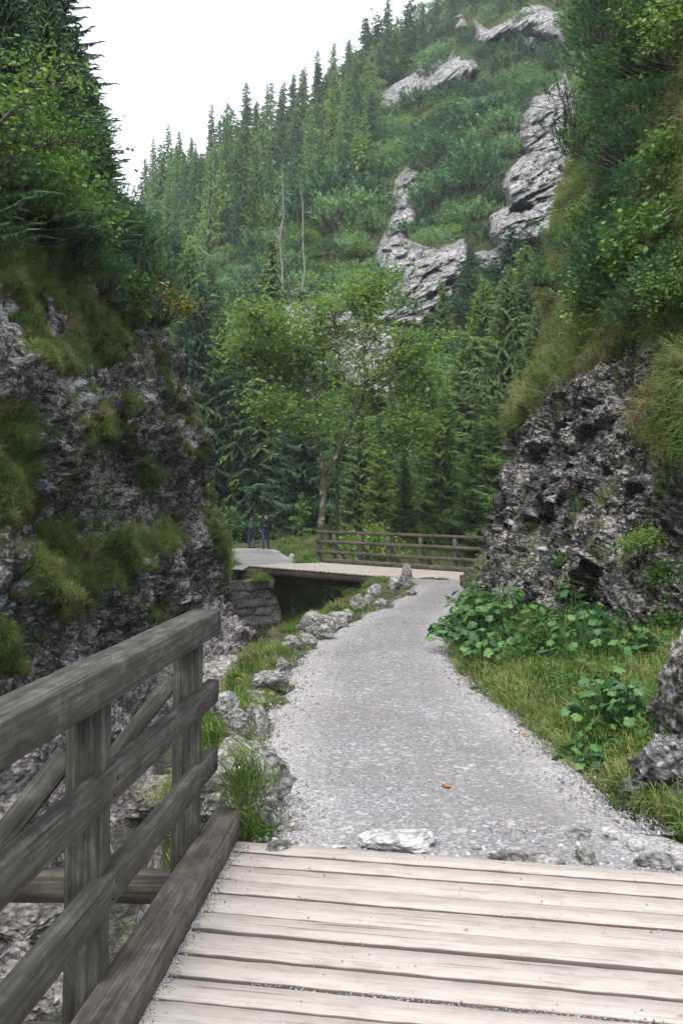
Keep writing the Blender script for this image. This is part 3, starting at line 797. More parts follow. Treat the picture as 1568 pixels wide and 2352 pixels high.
def sample(G, N_, mask, n, weight=None):
    """random points on a grid surface, even by area"""
    e1 = G[1:, :-1] - G[:-1, :-1]; e2 = G[:-1, 1:] - G[:-1, :-1]
    A = np.linalg.norm(np.cross(e1, e2), axis=-1) * mask[:-1, :-1]
    if weight is not None: A = A * weight[:-1, :-1]
    p = A.ravel() / A.sum(); idx = rng.choice(len(p), n, p=p); i, j = np.unravel_index(idx, A.shape)
    u, v_ = rng.random((n, 1)), rng.random((n, 1))
    return G[i, j] + e1[i, j] * u + e2[i, j] * v_, N_[i, j]
def outward_rot(Nm, tilt, jit=.25):
    n = len(Nm); phi = np.arctan2(Nm[:, 1], Nm[:, 0]); steep = np.sqrt(np.clip(1 - Nm[:, 2] ** 2, 0, 1))
    return np.column_stack([rng.normal(0, jit, n), tilt * steep + rng.normal(0, jit, n), phi + rng.normal(0, .5, n)])

COL_LONG = make_coll('long_grass', [clump_mesh('grass_clump', 300 + i, M['dry_grass'] if i % 3 == 1 else M['grass'], 70, .31, .14, .95, .0026) for i in range(5)])
COL_SHORT = make_coll('short_grass', [clump_mesh('grass_clump', 320 + i, M['grass'], 60, .13, .13, .6, .0022) for i in range(4)])
COL_MIX = make_coll('mixed_grass', [clump_mesh('grass_clump', 340 + i, M['dry_grass'] if i == 0 else M['grass'], 64, .20, .15, .8, .0028) for i in range(5)])

# left ledges
vis = (ld > 1) & (lx > -500) & (ly > -600) & (LG[..., 1] > 4)
P, N_ = sample(LG, LN, (Lveg & vis & (LG[..., 2] < 9)).astype(float), 27000, 1 / np.clip(ld, 8, 60) ** 1.0)
scatter('ledge_grass', COL_MIX, P, outward_rot(N_, .9), .42 + .5 * rng.random(len(P)), 'tufts of green and straw coloured grass on the left cliff ledges', 'grass')
lowrock = (~Lveg) & vis & (LG[..., 2] > -1.2) & (fbm(LG * .9, 3, 90) > .35)
P, N_ = sample(LG, LN, lowrock.astype(float), 900)
scatter('cliff_tufts', COL_SHORT, P, outward_rot(N_, .9), .5 + .6 * rng.random(len(P)), 'sparse small tufts in the cracks of the left cliff', 'grass')
# right slope
visR = (rdd > 1) & (rx < 1900) & (ry_ > -500)
P, N_ = sample(RG, RN, (Rveg & visR).astype(float), 16000, 1 / np.clip(rdd, 8, 60) ** 1.2)
scatter('slope_grass', COL_LONG, P, outward_rot(N_, 1.15), .7 + .75 * rng.random(len(P)), 'long arching grass hanging down the slope at right', 'grass')
low = (~Rveg) & visR & (fbm(RG * 1.2, 3, 190) > .5)
P, N_ = sample(RG, RN, low.astype(float), 500)
scatter('cliff_tufts', COL_SHORT, P, outward_rot(N_, 1.0), .5 + .6 * rng.random(len(P)), 'sparse small tufts in the cracks of the right buttress', 'grass')
# banks beside the path
GNn = normals(GG); GNn = np.where(GNn[..., 2:3] < 0, -GNn, GNn)
pl, pr = path_l(GY), path_r(GY)
bankL = (GY > 4.75) & (GY < 27) & (GX < pl + .02) & (GX > -1.9) & (~insG | (dG < .32)) & (fbm(GG * 1.8, 3, 95) > -.28)
bankR = (GY > 4.9) & (GY < 25) & (GX > pr - .04) & (GX < pr + 2.6)
P, N_ = sample(GG, GNn, (bankL & (fbm(GG * 2.4, 2, 96) > .0) & ~((GY > 4.9) & (GY < 6.2) & (GX < -.42) & (fbm(GG * 5, 2, 97) < .25))).astype(float), 1500, 1 / np.clip(GY, 4, 30))
scatter('bank_grass', COL_SHORT, P, outward_rot(N_, .5), .5 + .6 * rng.random(len(P)), 'short grass between the stones along the left edge of the path', 'grass')
P, N_ = sample(GG, GNn, (bankL & (GY > 6.2) & (fbm(GG * 2.4, 2, 96) > .15)).astype(float), 260, 1 / np.clip(GY, 4, 30))
scatter('bank_grass', COL_MIX, P, outward_rot(N_, .5), .5 + .6 * rng.random(len(P)), 'taller straw tipped grass along the left edge of the path', 'grass')
P, N_ = sample(GG, GNn, bankR.astype(float), 5200, 1 / np.clip(GY, 4, 30))
scatter('verge_grass', COL_SHORT, P, outward_rot(N_, .4), .7 + .8 * rng.random(len(P)), 'bright short grass on the verge right of the path', 'grass')
P, N_ = sample(GG, GNn, (bankR & (GX > pr + .3)).astype(float), 1500, 1 / np.clip(GY, 4, 30))
scatter('verge_grass', COL_MIX, P, outward_rot(N_, .4), .7 + .7 * rng.random(len(P)), 'taller mixed grass below the right buttress', 'grass')
# beyond the second bridge
farg = (GY > 29) & (GY < 84) & (np.abs(GX) < 26) & ((GX < np.interp(GY, *FARL)) | (GX > np.interp(GY, *FARR))) & ~(insG & (dG > .7)) & ~((GY < 33) & (GX > -3) & (GX < 5))
P, N_ = sample(GG, GNn, farg.astype(float), 14000, 1 / np.clip(GY, 20, 90))
scatter('meadow_grass', COL_MIX, P, outward_rot(N_, .5), 1.2 + 1.2 * rng.random(len(P)), 'rough grass and herbs on the valley floor beyond the bridge', 'grass')
# ---------------------------------------------------------------- timber
def beam_mesh(name, L, w, h, mat, seg=None, ch=.006, jit=.0015, seed=0, wavy=0, dirt=None):
    """a sawn timber along its own x, centred on y and z, chamfered edges"""
    g = np.random.default_rng(seed); n = seg or max(2, int(L / .22))
    xs = np.linspace(0, L, n + 1)
    a, b = w / 2, h / 2
    prof = np.array([(-a, -b + ch), (-a + ch, -b), (a - ch, -b), (a, -b + ch), (a, b - ch), (a - ch, b), (-a + ch, b), (-a, b - ch)])
    k = 8; V = np.zeros((n + 1, k, 3)); V[..., 0] = xs[:, None]; V[..., 1:] = prof[None]
    V[..., 1:] += g.normal(0, jit, (n + 1, k, 2))
    if wavy:
        w1 = wavy * fbm(np.column_stack([xs * 1.1, xs * 0 + seed * 3.1, xs * 0]), 3, 400); w2 = wavy * fbm(np.column_stack([xs * 1.1, xs * 0 + seed * 3.1, xs * 0 + 9]), 3, 401)
        V[:, [2, 3, 4, 5], 1] += w1[:, None]; V[:, [0, 1, 6, 7], 1] += w2[:, None]
    i = np.arange(n)[:, None] * k; j = np.arange(k)[None]; j2 = (j + 1) % k
    q = np.stack([i + j, i + k + j, i + k + j2, i + j2], -1).reshape(-1, 4)
    V = V.reshape(-1, 3)
    caps = []
    for off, fl in ((0, False), (n * k, True)):
        for t in ((0, 1, 2, 3), (0, 3, 4, 7), (7, 4, 5, 6)):
            c = [off + v for v in t]; caps.append(c[::-1] if fl else c)
    me = mesh_np(name, V, np.concatenate([q, np.array(caps)]), False, mat)
    if dirt is not None: attr(me, 'dirt', dirt(V)); attr(me, 'across', V[:, 1] / a)
    return me
def beam(name, A, B, w, h, mat, parent, up=(0, 0, 1), seed=0, me=None, **kw):
    """w across, h along up"""
    A, B = Vector(A), Vector(B); x = (B - A); L = x.length; x.normalize(); u = Vector(up)
    y = u.cross(x).normalized(); z = x.cross(y)
    Mx = Matrix((x, y, z)).transposed().to_4x4(); Mx.translation = A
    if me is None: me = beam_mesh(name, L, w, h, mat, seed=seed, **kw)
    o = bpy.data.objects.new(name, me); C.objects.link(o)
    if parent:
        o.parent = parent; W_ = parent.matrix_basis if parent.parent is None else parent.parent.matrix_basis @ parent.matrix_basis
        o.matrix_basis = W_.inverted() @ Mx
    else: o.matrix_basis = Mx
    return o
def subempty(name, parent):
    o = bpy.data.objects.new(name, None); C.objects.link(o); o.parent = parent; o.empty_display_size = .1; return o
def hub(name, parent):  # an anchor for a nested part with its parent's axes
    return subempty(name, parent)

# --- near footbridge: rail direction leans 4.4 degrees right of straight ahead
br = thing('wooden_footbridge', (.8, 1.6, 0), 'near wooden footbridge with pale plank deck and weathered three rail balustrade', 'footbridge')
RDX = .077
def rx_at(Y, off=0): return -.61 + off - RDX * (4.74 - Y)          # line along the outer edge of the kerb
SK = -.175
wds = [.155, .165, .175, .155, .20, .17, .20, .18, .16, .175, .17, .19, .16, .18, .17, .2, .17, .16, .18, .17, .18, .17, .16, .2, .17, .18, .16, .18, .17, .19, .16, .18, .17, .18]
Y0 = 4.76
acc = 0
for i, w in enumerate(wds):
    yc = Y0 - acc - w / 2; acc += w
    g0 = random.Random(i)
    xl = rx_at(yc, -.02) + g0.uniform(-.015, .015); xr = 2.55 + g0.uniform(-.02, .02)
    ya = yc + SK * (xl + .475); yb = yc + SK * (xr + .475)
    gap = .013 + .005 * g0.random() if i != 7 else .034
    zt = g0.uniform(-.004, .003)
    def dirt(V, w=w, s=i):
        x = V[:, 0]
        d = .62 * np.exp(-np.clip(x - .10, 0, 9) / .16) + .06
        return d + .12 * fbm(np.column_stack([x * 1.2, x * 0 + s * 7.7, x * 0]), 2, 410)
    beam('plank', (xl, ya, zt - .024), (xr, yb, zt - .024 + g0.uniform(-.003, .003)), w - gap, .048, M['plank_wood'], br, seed=500 + i, seg=40, ch=.007, jit=.0008, wavy=.0035, dirt=dirt)
# gravel swept into the open joint and along the kerb
def pebble_mesh(seed, mat, f=.5):
    g = np.random.default_rng(seed)
    import bmesh
    bm = bmesh.new(); bmesh.ops.create_icosphere(bm, subdivisions=1, radius=1)
    for v_ in bm.verts: v_.co *= g.uniform(.75, 1.2); v_.co.z *= f + .2
    me = bpy.data.meshes.new('pebble'); bm.to_mesh(me); bm.free(); me.materials.append(mat); return me
M['peb'] = plain('pebble_stone', (.21, .205, .215), .85, 60, .4); M['peb2'] = plain('pale_pebble_stone', (.38, .37, .37), .85, 60, .2); M['peb3'] = plain('dark_pebble_stone', (.13, .12, .12), .85, 60, .4)
COL_PEB = make_coll('pebbles', [pebble_mesh(600 + i, M['peb'] if i < 4 else M['peb2'] if i == 4 else M['peb3']) for i in range(6)])
n = 2200
yk = rng.uniform(.5, 4.7, n); xk = rx_at(yk, .135) + rng.exponential(.018, n); 
Pk = np.column_stack([xk, yk, np.full(n, .003)])
n = 900; xk = rng.uniform(-.3, 2.3, n); yk = (Y0 - sum(wds[:8]) + .012) + SK * (xk + .475) + rng.normal(0, .010, n)
Pk = np.vstack([Pk, np.column_stack([xk, yk, np.full(n, -.008) + rng.normal(0, .003, n)])])
n = 500; yk = rng.uniform(2, 4.7, n); xk = rng.uniform(-.45, 2.2, n); Pk = np.vstack([Pk, np.column_stack([xk, yk, np.full(n, .002)])])
scatter('grit', COL_PEB, Pk, rng.normal(0, 1, (len(Pk), 3)), .0018 + .0035 * rng.random(len(Pk)) ** 2, 'gravel grit lying on the near bridge deck along the kerb and in the joint', 'grit')
# kerb, girders under the deck
beam('kerb_beam', (rx_at(4.90, .065), 4.90, .055), (rx_at(-.5, .065), -.5, .055), .14, .115, M['kerb_wood'], br, seed=540, seg=40, ch=.008, jit=.0015)
for x in (.35, 1.3, 2.3): beam('girder', (x, 5.0 + SK * x, -.22), (x - .4, -1.5, -.22), .26, .34, M['dark_wood'], br, seed=541)
beam('girder', (rx_at(4.6, .30), 4.75, -.22), (rx_at(-1.5, .30), -1.5, -.22), .22, .30, M['dark_wood'], br, seed=545)
rl = hub('railing', br)
def rail_y(nm, y0, y1, off, z, w, h, seed): return beam(nm, (rx_at(y0, off), y0, z), (rx_at(y1, off), y1, z), w, h, M['rail_wood'], rl, seed=seed, seg=24, ch=.005, jit=.0009)
rail_y('handrail', 4.78, -.9, -.03, 1.045, .135, .115, 550)
rail_y('rail', 4.76, -.9, .005, .715, .055, .108, 551)
rail_y('rail', 4.76, -.9, .005, .388, .055, .108, 552)
for i, y in enumerate((4.5, 3.14, 1.78, .42)):
    x = rx_at(y, -.055)
    beam('post', (x, y, -.30), (x, y, .99), .115, .125, M['rail_wood'], rl, up=(0, 1, 0), seed=560 + i, ch=.006, jit=.0015)
    # the rails are nailed to the posts: two bolt heads each
    xo = -1.46 - RDX * (4.74 - y)
    beam('outrigger', (.6, y + .02, -.135), (xo, y + .02, -.135), .10, .13, M['dark_wood'], rl, seed=570 + i, ch=.006)
    beam('brace', (x - .075, y + .03, .80), (xo + .05, y + .03, -.07), .04, .075, M['rail_wood'], rl, up=(0, 0, 1), seed=580 + i, ch=.004, jit=.0008)

bolt_bm = bmesh_bolt = None
import bmesh
bb = bmesh.new(); bmesh.ops.create_cone(bb, segments=6, radius1=.011, radius2=.009, depth=.012, cap_ends=True); bolt_me = bpy.data.meshes.new('bolt'); bb.to_mesh(bolt_me); bb.free()
bolt_me.materials.append(plain('rusty_bolt', (.03, .024, .02), .6, 60, .4))
for y in (4.5, 3.14, 1.78, .42):
    for z_ in (.735, .695, .408, .368):
        o = sub('bolt', bolt_me, rl); o.matrix_basis = br.matrix_basis.inverted() @ Matrix.Translation((rx_at(y, .005) + .0285, y + (.02 if z_ in (.735, .408) else -.02), z_)) @ Matrix.Rotation(R(90), 4, 'Y')

# --- second footbridge, 45 degrees across the gorge
def bz(p): return -.35 + .012 * 0
bridge2 = thing('wooden_footbridge', (*(A0 + BD * 4 + BN * 1.6), -.35), 'far wooden footbridge crossing the gorge with brown railing on its back edge', 'footbridge')
BL = float(np.linalg.norm(A1 - A0)); npl = int(BL / .185)
z2 = -.335
for i in range(npl):
    s = (i + .5) * BL / npl; a = A0 + BD * s; b = a + BN * BWID
    g0 = random.Random(i + 90)
    shift = -.10 + g0.uniform(-.01, .01)
    beam('plank', (*(a + BN * shift), z2 - .025 + g0.uniform(-.004, .004)), (*b, z2 - .025), .172, .05, M['plank_wood'], bridge2, seed=600 + i, seg=6, ch=.006, jit=.001, dirt=lambda V: .22 + .5 * np.exp(-V[:, 0] / .2) * 0)
fas = [beam('fascia_beam', (*(A0 + BD * -.1 + BN * -.04), z2 - .15), (*(A0 + BD * 6.3 + BN * -.04), z2 - .15), .09, .19, M['dark_wood'], bridge2, seed=650)]
for k, off in enumerate((.45, 1.6, 2.9)): beam('girder', (*(A0 + BD * .1 + BN * off), z2 - .27), (*(A0 + BD * 6.6 + BN * off), z2 - .27), .24, .40, M['dark_wood'], bridge2, seed=651 + k)
beam('kerb_beam', (*(A0 + BD * .05 + BN * (BWID - .12)), z2 + .075), (*(A0 + BD * 7.9 + BN * (BWID - .12)), z2 + .075), .16, .15, M['far_rail'], bridge2, seed=655)
r2 = hub('railing', bridge2)
e0, e1 = A0 + BN * (BWID + .06), A0 + BN * (BWID + .06)
def p2(s, off=0): return A0 + BD * s + BN * (BWID + .06 + off)
s0, s1 = -.45, 8.6
beam('handrail', (*p2(s0), z2 + 1.06), (*p2(s1), z2 + 1.06), .13, .09, M['far_rail'], r2, seed=660)
for k, z in enumerate((.72, .36)): beam('rail', (*p2(s0 + .05, -.07), z2 + z), (*p2(s1, -.07), z2 + z), .045, .11, M['far_rail'], r2, seed=661 + k)
for k, s in enumerate((-.3, .45, 1.72, 3.0, 4.35, 5.75, 7.2)):
    hh = 1.02
    beam('post', (*p2(s, -.0), z2 - .35), (*p2(s, -.0), z2 + hh), .11, .12, M['far_rail'], r2, up=(BD[0], BD[1], 0), seed=670 + k)
    if k: beam('brace', (*p2(s, .08), z2 + .62), (*p2(s + .02, .75), z2 - .12), .05, .11, M['far_rail'], r2, seed=680 + k)
    if k: beam('outrigger', (*p2(s, -1), z2 - .16), (*p2(s, .85), z2 - .16), .1, .12, M['dark_wood'], r2, seed=690 + k)

# ---------------------------------------------------------------- masonry abutment
import bmesh
def rock_mesh(name, seed, mat, sub=4, dims=(1, 1, 1), rough=.16, flat=.0, fine=.05):
    if sub >= 6: fine = .052
    bm = bmesh.new(); bmesh.ops.create_icosphere(bm, subdivisions=sub, radius=1)
    me = bpy.data.meshes.new(name); bm.to_mesh(me); bm.free()
    n = len(me.vertices); P = np.zeros(n * 3, np.float32); me.vertices.foreach_get('co', P); P = P.reshape(-1, 3).astype(float)
    g = np.random.default_rng(seed); off = g.random(3) * 50
    # cut by random planes for an angular stone
    for k in range(9):
        d = g.normal(size=3); d /= np.linalg.norm(d); c = g.uniform(.62, .92)
        dist = P @ d - c; P -= np.clip(dist, 0, None)[:, None] * d * .9
    P *= (1 + rough * .6 * fbm(P * 1.6 + off, 3, seed))[:, None]
    if sub >= 3: P *= (1 + fine * blocks(P * 4 + off, seed + 5, .8) + fine * .5 * fbm(P * 9 + off, 2, seed + 6) + (fine * .45 * blocks(P * 11 + off, seed + 9, .9) if sub >= 5 else 0))[:, None]
    P *= np.array(dims)
    me.vertices.foreach_set('co', P.astype(np.float32).ravel()); me.materials.append(mat)
    me.update(); return me
def squared_stone(seed):
    bm = bmesh.new(); bmesh.ops.create_cube(bm, size=2); bmesh.ops.subdivide_edges(bm, edges=bm.edges[:], cuts=3, use_grid_fill=True)
    g = np.random.default_rng(seed); off = g.random(3) * 30
    P = np.array([v_.co[:] for v_ in bm.verts]); rr = np.linalg.norm(P, axis=1, keepdims=True)
    P = P * (.72 + .28 * 1.25 / rr); P[:, 0] += P[:, 2] * g.uniform(-.25, .25); P *= (1 + .16 * fbm(P * .9 + off, 3, seed))[:, None]
    for v_, p in zip(bm.verts, P): v_.co = p
    me = bpy.data.meshes.new('stone'); bm.to_mesh(me); bm.free(); me.materials.append(M['masonry']); return me
wl0, wl1 = np.array([-3.95, 30.4]), np.array([-2.35, 31.4])
wd_ = (wl1 - wl0) / np.linalg.norm(wl1 - wl0); wn_ = np.array([wd_[1], -wd_[0]]); WLn = float(np.linalg.norm(wl1 - wl0))
wall = thing('stone_abutment', (*wl0, -2.4), 'rough mortared stone wall carrying the left end of the far footbridge', 'stone wall')
bk = beam('wall_core', (*(wl0 - wn_ * .38), -1.6), (*(wl1 - wn_ * .38), -1.6), .66, 1.85, M['ground'], wall, seed=700)
z = -2.45; row = 0; smeshes = [squared_stone(710 + i) for i in range(8)]
while z < -.75:
    rh = random.Random(row + 5).uniform(.22, .36); s = -.1; k = 0
    if z + rh > -.62: rh = -.62 - z
    if rh < .12: break
    while s < WLn:
        gr = random.Random(row * 31 + k); rw = gr.uniform(.24, .5)
        o = bpy.data.objects.new('stone', smeshes[gr.randrange(8)]); C.objects.link(o); o.parent = wall
        c = wl0 + wd_ * (s + rw / 2) + wn_ * gr.uniform(-.02, .05)
        Mx = Matrix.Translation((*c, z + rh / 2)) @ Matrix.Rotation(math.atan2(wd_[1], wd_[0]), 4, 'Z') @ Matrix.Rotation(gr.uniform(-.12, .12), 4, 'Y') @ Matrix.Diagonal((rw * .50, .17, rh * .49, 1))
        o.matrix_basis = wall.matrix_basis.inverted() @ Mx
        s += rw; k += 1
    z += rh; row += 1

# ---------------------------------------------------------------- boulders and stones
BV = {}
def stone(name, x, y, D, dims, label, group=None, mat='boulder', seed=0, sub=4, rz=None, world=None, rough=.16, sink=.25, cat='rock'):
    p = np.array(world) if world is not None else px(x, y, D)
    me = rock_mesh(name, 800 + seed, M[mat], sub, dims, rough)
    o = bpy.data.objects.new(name, me); C.objects.link(o)
    o.location = (p[0], p[1], p[2] + dims[2] * (1 - sink) if world is not None else p[2]); o.rotation_euler = (0, 0, rz if rz is not None else (seed * 1.7) % 6.28)
    return tag(o, label, cat, group)
def gstone(name, x, y, dims, label, **kw):
    """a stone whose foot stands on the path's level at picture point x, y"""
    dims = (dims[0] * .62, dims[1] * .62, dims[2] * .8); g = ground_px(x, y); return stone(name, 0, 0, 0, dims, label, world=g, **kw)
# at the end of the deck
gd = 'stones bedded along the end of the near deck'
gstone('stone', 915, 1955, (.32, .17, .085), 'white rounded boulder bedded against the middle of the near deck end', seed=1, mat='pale_stone', rz=.05, group=gd, sink=.3)
gstone('stone', 740, 1958, (.22, .12, .03), 'flat bluish slab flush with the gravel just left of the white boulder', seed=2, mat='pale_stone', rz=.1, group=gd, sink=.35)
gstone('stone', 1205, 1990, (.27, .11, .05), 'long grey brown stone half buried at the deck end right of centre', seed=3, rz=-.25, group=gd, sink=.3)
gstone('stone', 1345, 1988, (.10, .10, .055), 'dark rounded stone at the deck end below the small white rock', seed=4, rz=.3, group=gd)
gstone('stone', 1515, 1998, (.19, .08, .055), 'pale mossy stone at the right end of the deck edge', seed=5, rz=-.15, group=gd)
gstone('stone', 1455, 1960, (.085, .07, .055), 'small bright white rock on the gravel at lower right', seed=6, mat='pale_stone', group=gd)
gstone('stone', 1398, 1940, (.06, .06, .04), 'small grey rock just left of the bright white one', seed=7, mat='boulder', group=gd)
gstone('stone', 1330, 1928, (.16, .09, .045), 'low cluster of crumbled stone beside the path at lower right', seed=8, mat='boulder', group=gd)
gstone('stone', 1395, 1918, (.09, .05, .03), 'thin pinkish stone lying behind the small grey rock', seed=9, mat='pale_stone', group=gd)
gstone('stone', 1095, 1958, (.06, .05, .03), 'fist sized stone poking from the gravel behind the long one', seed=10, mat='boulder', group=gd)
# along the left edge of the path: (x, y foot, width m, depth, height, label)
ge = 'stones edging the left side of the path'
EDGE = [(505, 1790, .16, .12, .10, 'mossy stone at the rim between the big boulder and the handrail', 30), (585, 1655, .15, .12, .09, 'grey stone flanking the smooth flat one', 31), (650, 1545, .18, .14, .10, 'stone half hidden by straw coloured grass', 32), (700, 1490, .24, .18, .12, 'grey stone left of the narrowing path', 33), (610, 1905, .13, .12, .08, 'angular stone by the kerb end in the grass', 34), (760, 1450, .2, .15, .13, 'stone wedged beside the pale lumpy one', 35), (845, 1390, .22, .16, .13, 'grey stone left of the pile on the rim', 36), (540, 1745, .15, .12, .1, 'stone among weeds above the big boulder', 37),
        (552, 1850, .44, .30, .22, 'big flat topped boulder just past the end of the railing', 11),
        (500, 1880, .2, .16, .10, 'rough stone tucked under the end of the handrail posts', 12),
        (548, 1700, .17, .14, .15, 'dark blocky stone in the grass left of the path bend', 13),
        (595, 1690, .14, .12, .13, 'small upright stone beside the dark blocky one', 14),
        (520, 1655, .20, .15, .14, 'rounded stone at the gorge rim behind the railing end', 15),
        (590, 1618, .26, .13, .08, 'smooth pale flat stone among the grass', 16),
        (622, 1585, .32, .16, .12, 'wide low grey stone with mossy top', 17),
        (600, 1760, .10, .08, .05, 'little stone half sunk in the grass above the big boulder', 18),
        (640, 1965, .14, .10, .05, 'pale worn stone where the path meets the deck corner', 19),
        (722, 1466, .46, .30, .24, 'pale lumpy stone leaning out over the gorge', 20),
        (672, 1500, .26, .20, .13, 'mossy stone on the gorge rim by tall grass', 21),
        (775, 1440, .34, .22, .14, 'long grey stone along the rim', 22),
        (822, 1405, .30, .22, .20, 'squarish stone on the rim nearing the bridge', 23),
        (862, 1378, .28, .22, .2, 'stacked grey stone under the bridge corner', 24),
        (905, 1366, .32, .24, .25, 'large blocky stone in the pile at the bridge corner', 25),
        (930, 1352, .24, .2, .25, 'topmost squared stone of the pile at the bridge corner', 26),
        (945, 1368, .26, .16, .08, 'flat slab lying at the foot of the stone pile', 27),
        (880, 1400, .3, .2, .12, 'low stone at the path side of the pile', 28),
        (796, 1422, .2, .16, .1, 'small stone between two longer rim stones', 29)]
for x, y, a, b, c, lab, sdn in EDGE:
    gstone('stone', x, y, (a, b, c * 1.15), lab, seed=sdn, group=ge, mat='boulder', sub=4)
g = ground_px(918, 1352)
stone('standing_stone', 0, 0, 0, (.13, .10, .25), 'upright pointed marker stone at the corner of the far bridge', world=(g[0] + .15, g[1], g[2] + .15), seed=41, mat='boulder', rz=.3, cat='rock')
stone('standing_stone', 0, 0, 0, (.10, .09, .2), 'small pointed stone at the back left corner of the far bridge', world=(-1.75, 35.6, -.4), seed=42, mat='pale_stone', cat='rock')
# right foreground outcrop
stone('boulder', 0, 0, 0, (.95, .8, 1.0), 'tall rough outcrop cut by the right edge of the picture', world=(2.62, 5.85, -.28), seed=45, mat='cliff_dark', sub=6, rough=.3, sink=.45)
stone('boulder', 0, 0, 0, (.42, .38, .40), 'low pitted rock at the foot of the right outcrop', world=(2.06, 5.45, -.22), seed=46, mat='cliff', sub=6, rough=.3, sink=.45)
# rocks in the stream
gs = 'rocks lying in the stream bed'
SB = [(400, 1850, 12.8, .9, .7, .45, 'pale smooth rock beside the water behind the balustrade', 50), (520, 1575, 13.5, .55, .9, .6, 'white slanting slab at the foot of the path bank', 51),
      (495, 1680, 10.6, .35, .6, .5, 'whitish rock below the end of the railing', 52), (90, 2120, 8.9, .9, 1.1, .42, 'broad light coloured rock at the left edge by the stream', 53),
      (60, 2290, 7.2, .5, .6, .25, 'pale wet rock in the water at lower left', 54), (345, 2130, 9.4, .2, .25, .2, 'small white rock breaking the stream surface', 56)]
for x, y, D, a, b, c, lab, sdn in SB:
    a *= .62; b *= .62; c *= .7; p = px(x, y, D); stone('rock', 0, 0, 0, (a, b, c), lab, world=(p[0], p[1], max(p[2] - c * .4, -2.75)), seed=sdn, mat='bed', sub=5, rough=.25, group=gs, sink=.4)
# loose pebbles on the path
def peb(n, fx, sc, name, lab, lo=5.0, hi=24):
    Y = lo + (hi - lo) * rng.random(n) ** 2.0; X = fx(Y, n); Z = land(Y) + .012 * 0 + .018
    scatter(name, COL_PEB, np.column_stack([X, Y, Z - .004 * 0]), rng.normal(0, 1, (n, 3)), sc * (.4 + rng.random(n) ** 3 * 1.6), lab, 'pebbles')
peb(12000, lambda Y, n: path_l(Y) + (path_r(Y) - path_l(Y)) * rng.random(n), .0038, 'pebbles', 'loose pebbles strewn over the gravel path')
peb(3500, lambda Y, n: path_r(Y) - np.abs(rng.normal(0, .18, n)) + .05, .0065, 'pebbles', 'coarser pale chippings along the right edge of the path')
peb(2500, lambda Y, n: path_l(Y) + np.abs(rng.normal(0, .15, n)) - .05, .0065, 'pebbles', 'coarser pale chippings along the left edge of the path')
Yq = 4.72 - SK * 0 + rng.exponential(.15, 1800); Xq = rng.uniform(-.4, 2.2, 1800); Yq = Yq + SK * (Xq + .475)
scatter('pebbles', COL_PEB, np.column_stack([Xq, Yq, np.full(1800, -.03)]), rng.normal(0, 1, (1800, 3)), .008 * (.4 + rng.random(1800) ** 3 * 2), 'grit and chippings packed along the end of the near deck', 'pebbles')
# fallen leaf
g = ground_px(1036, 1818)
V = np.array([(0, 0, 0), (.035, .012, .012), (.02, .03, .004), (.03, .06, .02), (.0, .045, .008), (-.012, .075, .012), (-.022, .045, .004), (-.045, .05, .02), (-.03, .02, .003), (-.04, -.005, .014)])
me = mesh_np('fallen_leaf', V, [(0, i, i + 1) for i in range(1, 9)], False, plain('brown_dead_leaf', (.22, .10, .035), .7, 40, .4))
o = link('fallen_leaf', me); o.location = (g[0], g[1], g[2] + .02); o.rotation_euler = (.15, .1, 1.0); tag(o, 'curled brown leaf lying in the middle of the gravel path', 'leaf')

# ---------------------------------------------------------------- trees
def variants(fn, n): return [fn(i) for i in range(n)]
SP = {k: variants(lambda i, k=k: spruce_mesh(10, (1.9, 2.6, 2.2, 1.6)[i], 900 + i * 7 + len(k), M[k], (95, 120, 80, 110)[i], (.05, .12, .25, .05)[i], .22 + .05 * i, 16, (.5, .7, .8, .6)[i], bw=1.1), 4) for k in ('spruce', 'spruce_dark', 'spruce_light')}
SPN = {k: variants(lambda i, k=k: spruce_mesh(10, 2.3, 960 + i + len(k), M[k], 330, .04, .24, 62, .6, bw=.5), 2) for k in ('spruce', 'spruce_dark', 'spruce_light')}
SPF = variants(lambda i: spruce_mesh(10, 2.2, 985 + i, M['spruce_dark'], 340, .17, .22, 84, .6, bw=.34, cap=.17), 2)
THIN = spruce_mesh(13, 1.3, 991, M['spruce'], 210, .10, .35, 12, .5)
SPARSE = spruce_mesh(10, 1.7, 993, M['spruce'], 75, .45, .2, 12, .5)
BUSH = variants(lambda i: pine_bush_mesh(1000 + i, M['pine'], 120, 16, 1.0, .95, .135, .2, .30), 4)
BUSHN = variants(lambda i: pine_bush_mesh(1020 + i, M['pine'], 330, 44, 1.0, .8, .052), 3)
SHRUB = variants(lambda i: shrub_mesh(1040 + i, M['shrub'], 1500, 1, 1.1, .11), 3)
def plant(name, cat, meshes, loc, sc, label, group=None, rz=None, tilt=(0, 0), szs=(1, 1, 1)):
    r_ = bpy.data.objects.new(name, None); C.objects.link(r_); r_.empty_display_size = .3
    r_.location = loc; r_.rotation_euler = (tilt[0], tilt[1], random.uniform(0, 6.28) if rz is None else rz); r_.scale = (sc * szs[0], sc * szs[1], sc * szs[2])
    tag(r_, label, cat, group)
    for m_ in meshes:
        c = bpy.data.objects.new(m_.name.split('.')[0], m_); C.objects.link(c); c.parent = r_
    return r_
def spruce_at(x, yt, yb, D, kind='spruce', label=None, group=None, near=False, wide=1, mesh=None, loc=None):
    p = px(x, yb, D) if loc is None else np.array(loc)
    h = (yb - yt) * D / F
    ms = mesh or random.choice((SPN if near else SP)[kind]); s = h / (13 if ms is THIN else 10)
    return plant('spruce_tree', 'tree', ms, (p[0], p[1], p[2] - .2), s, label or 'spruce', group, szs=(wide, wide, 1))
LOC = []
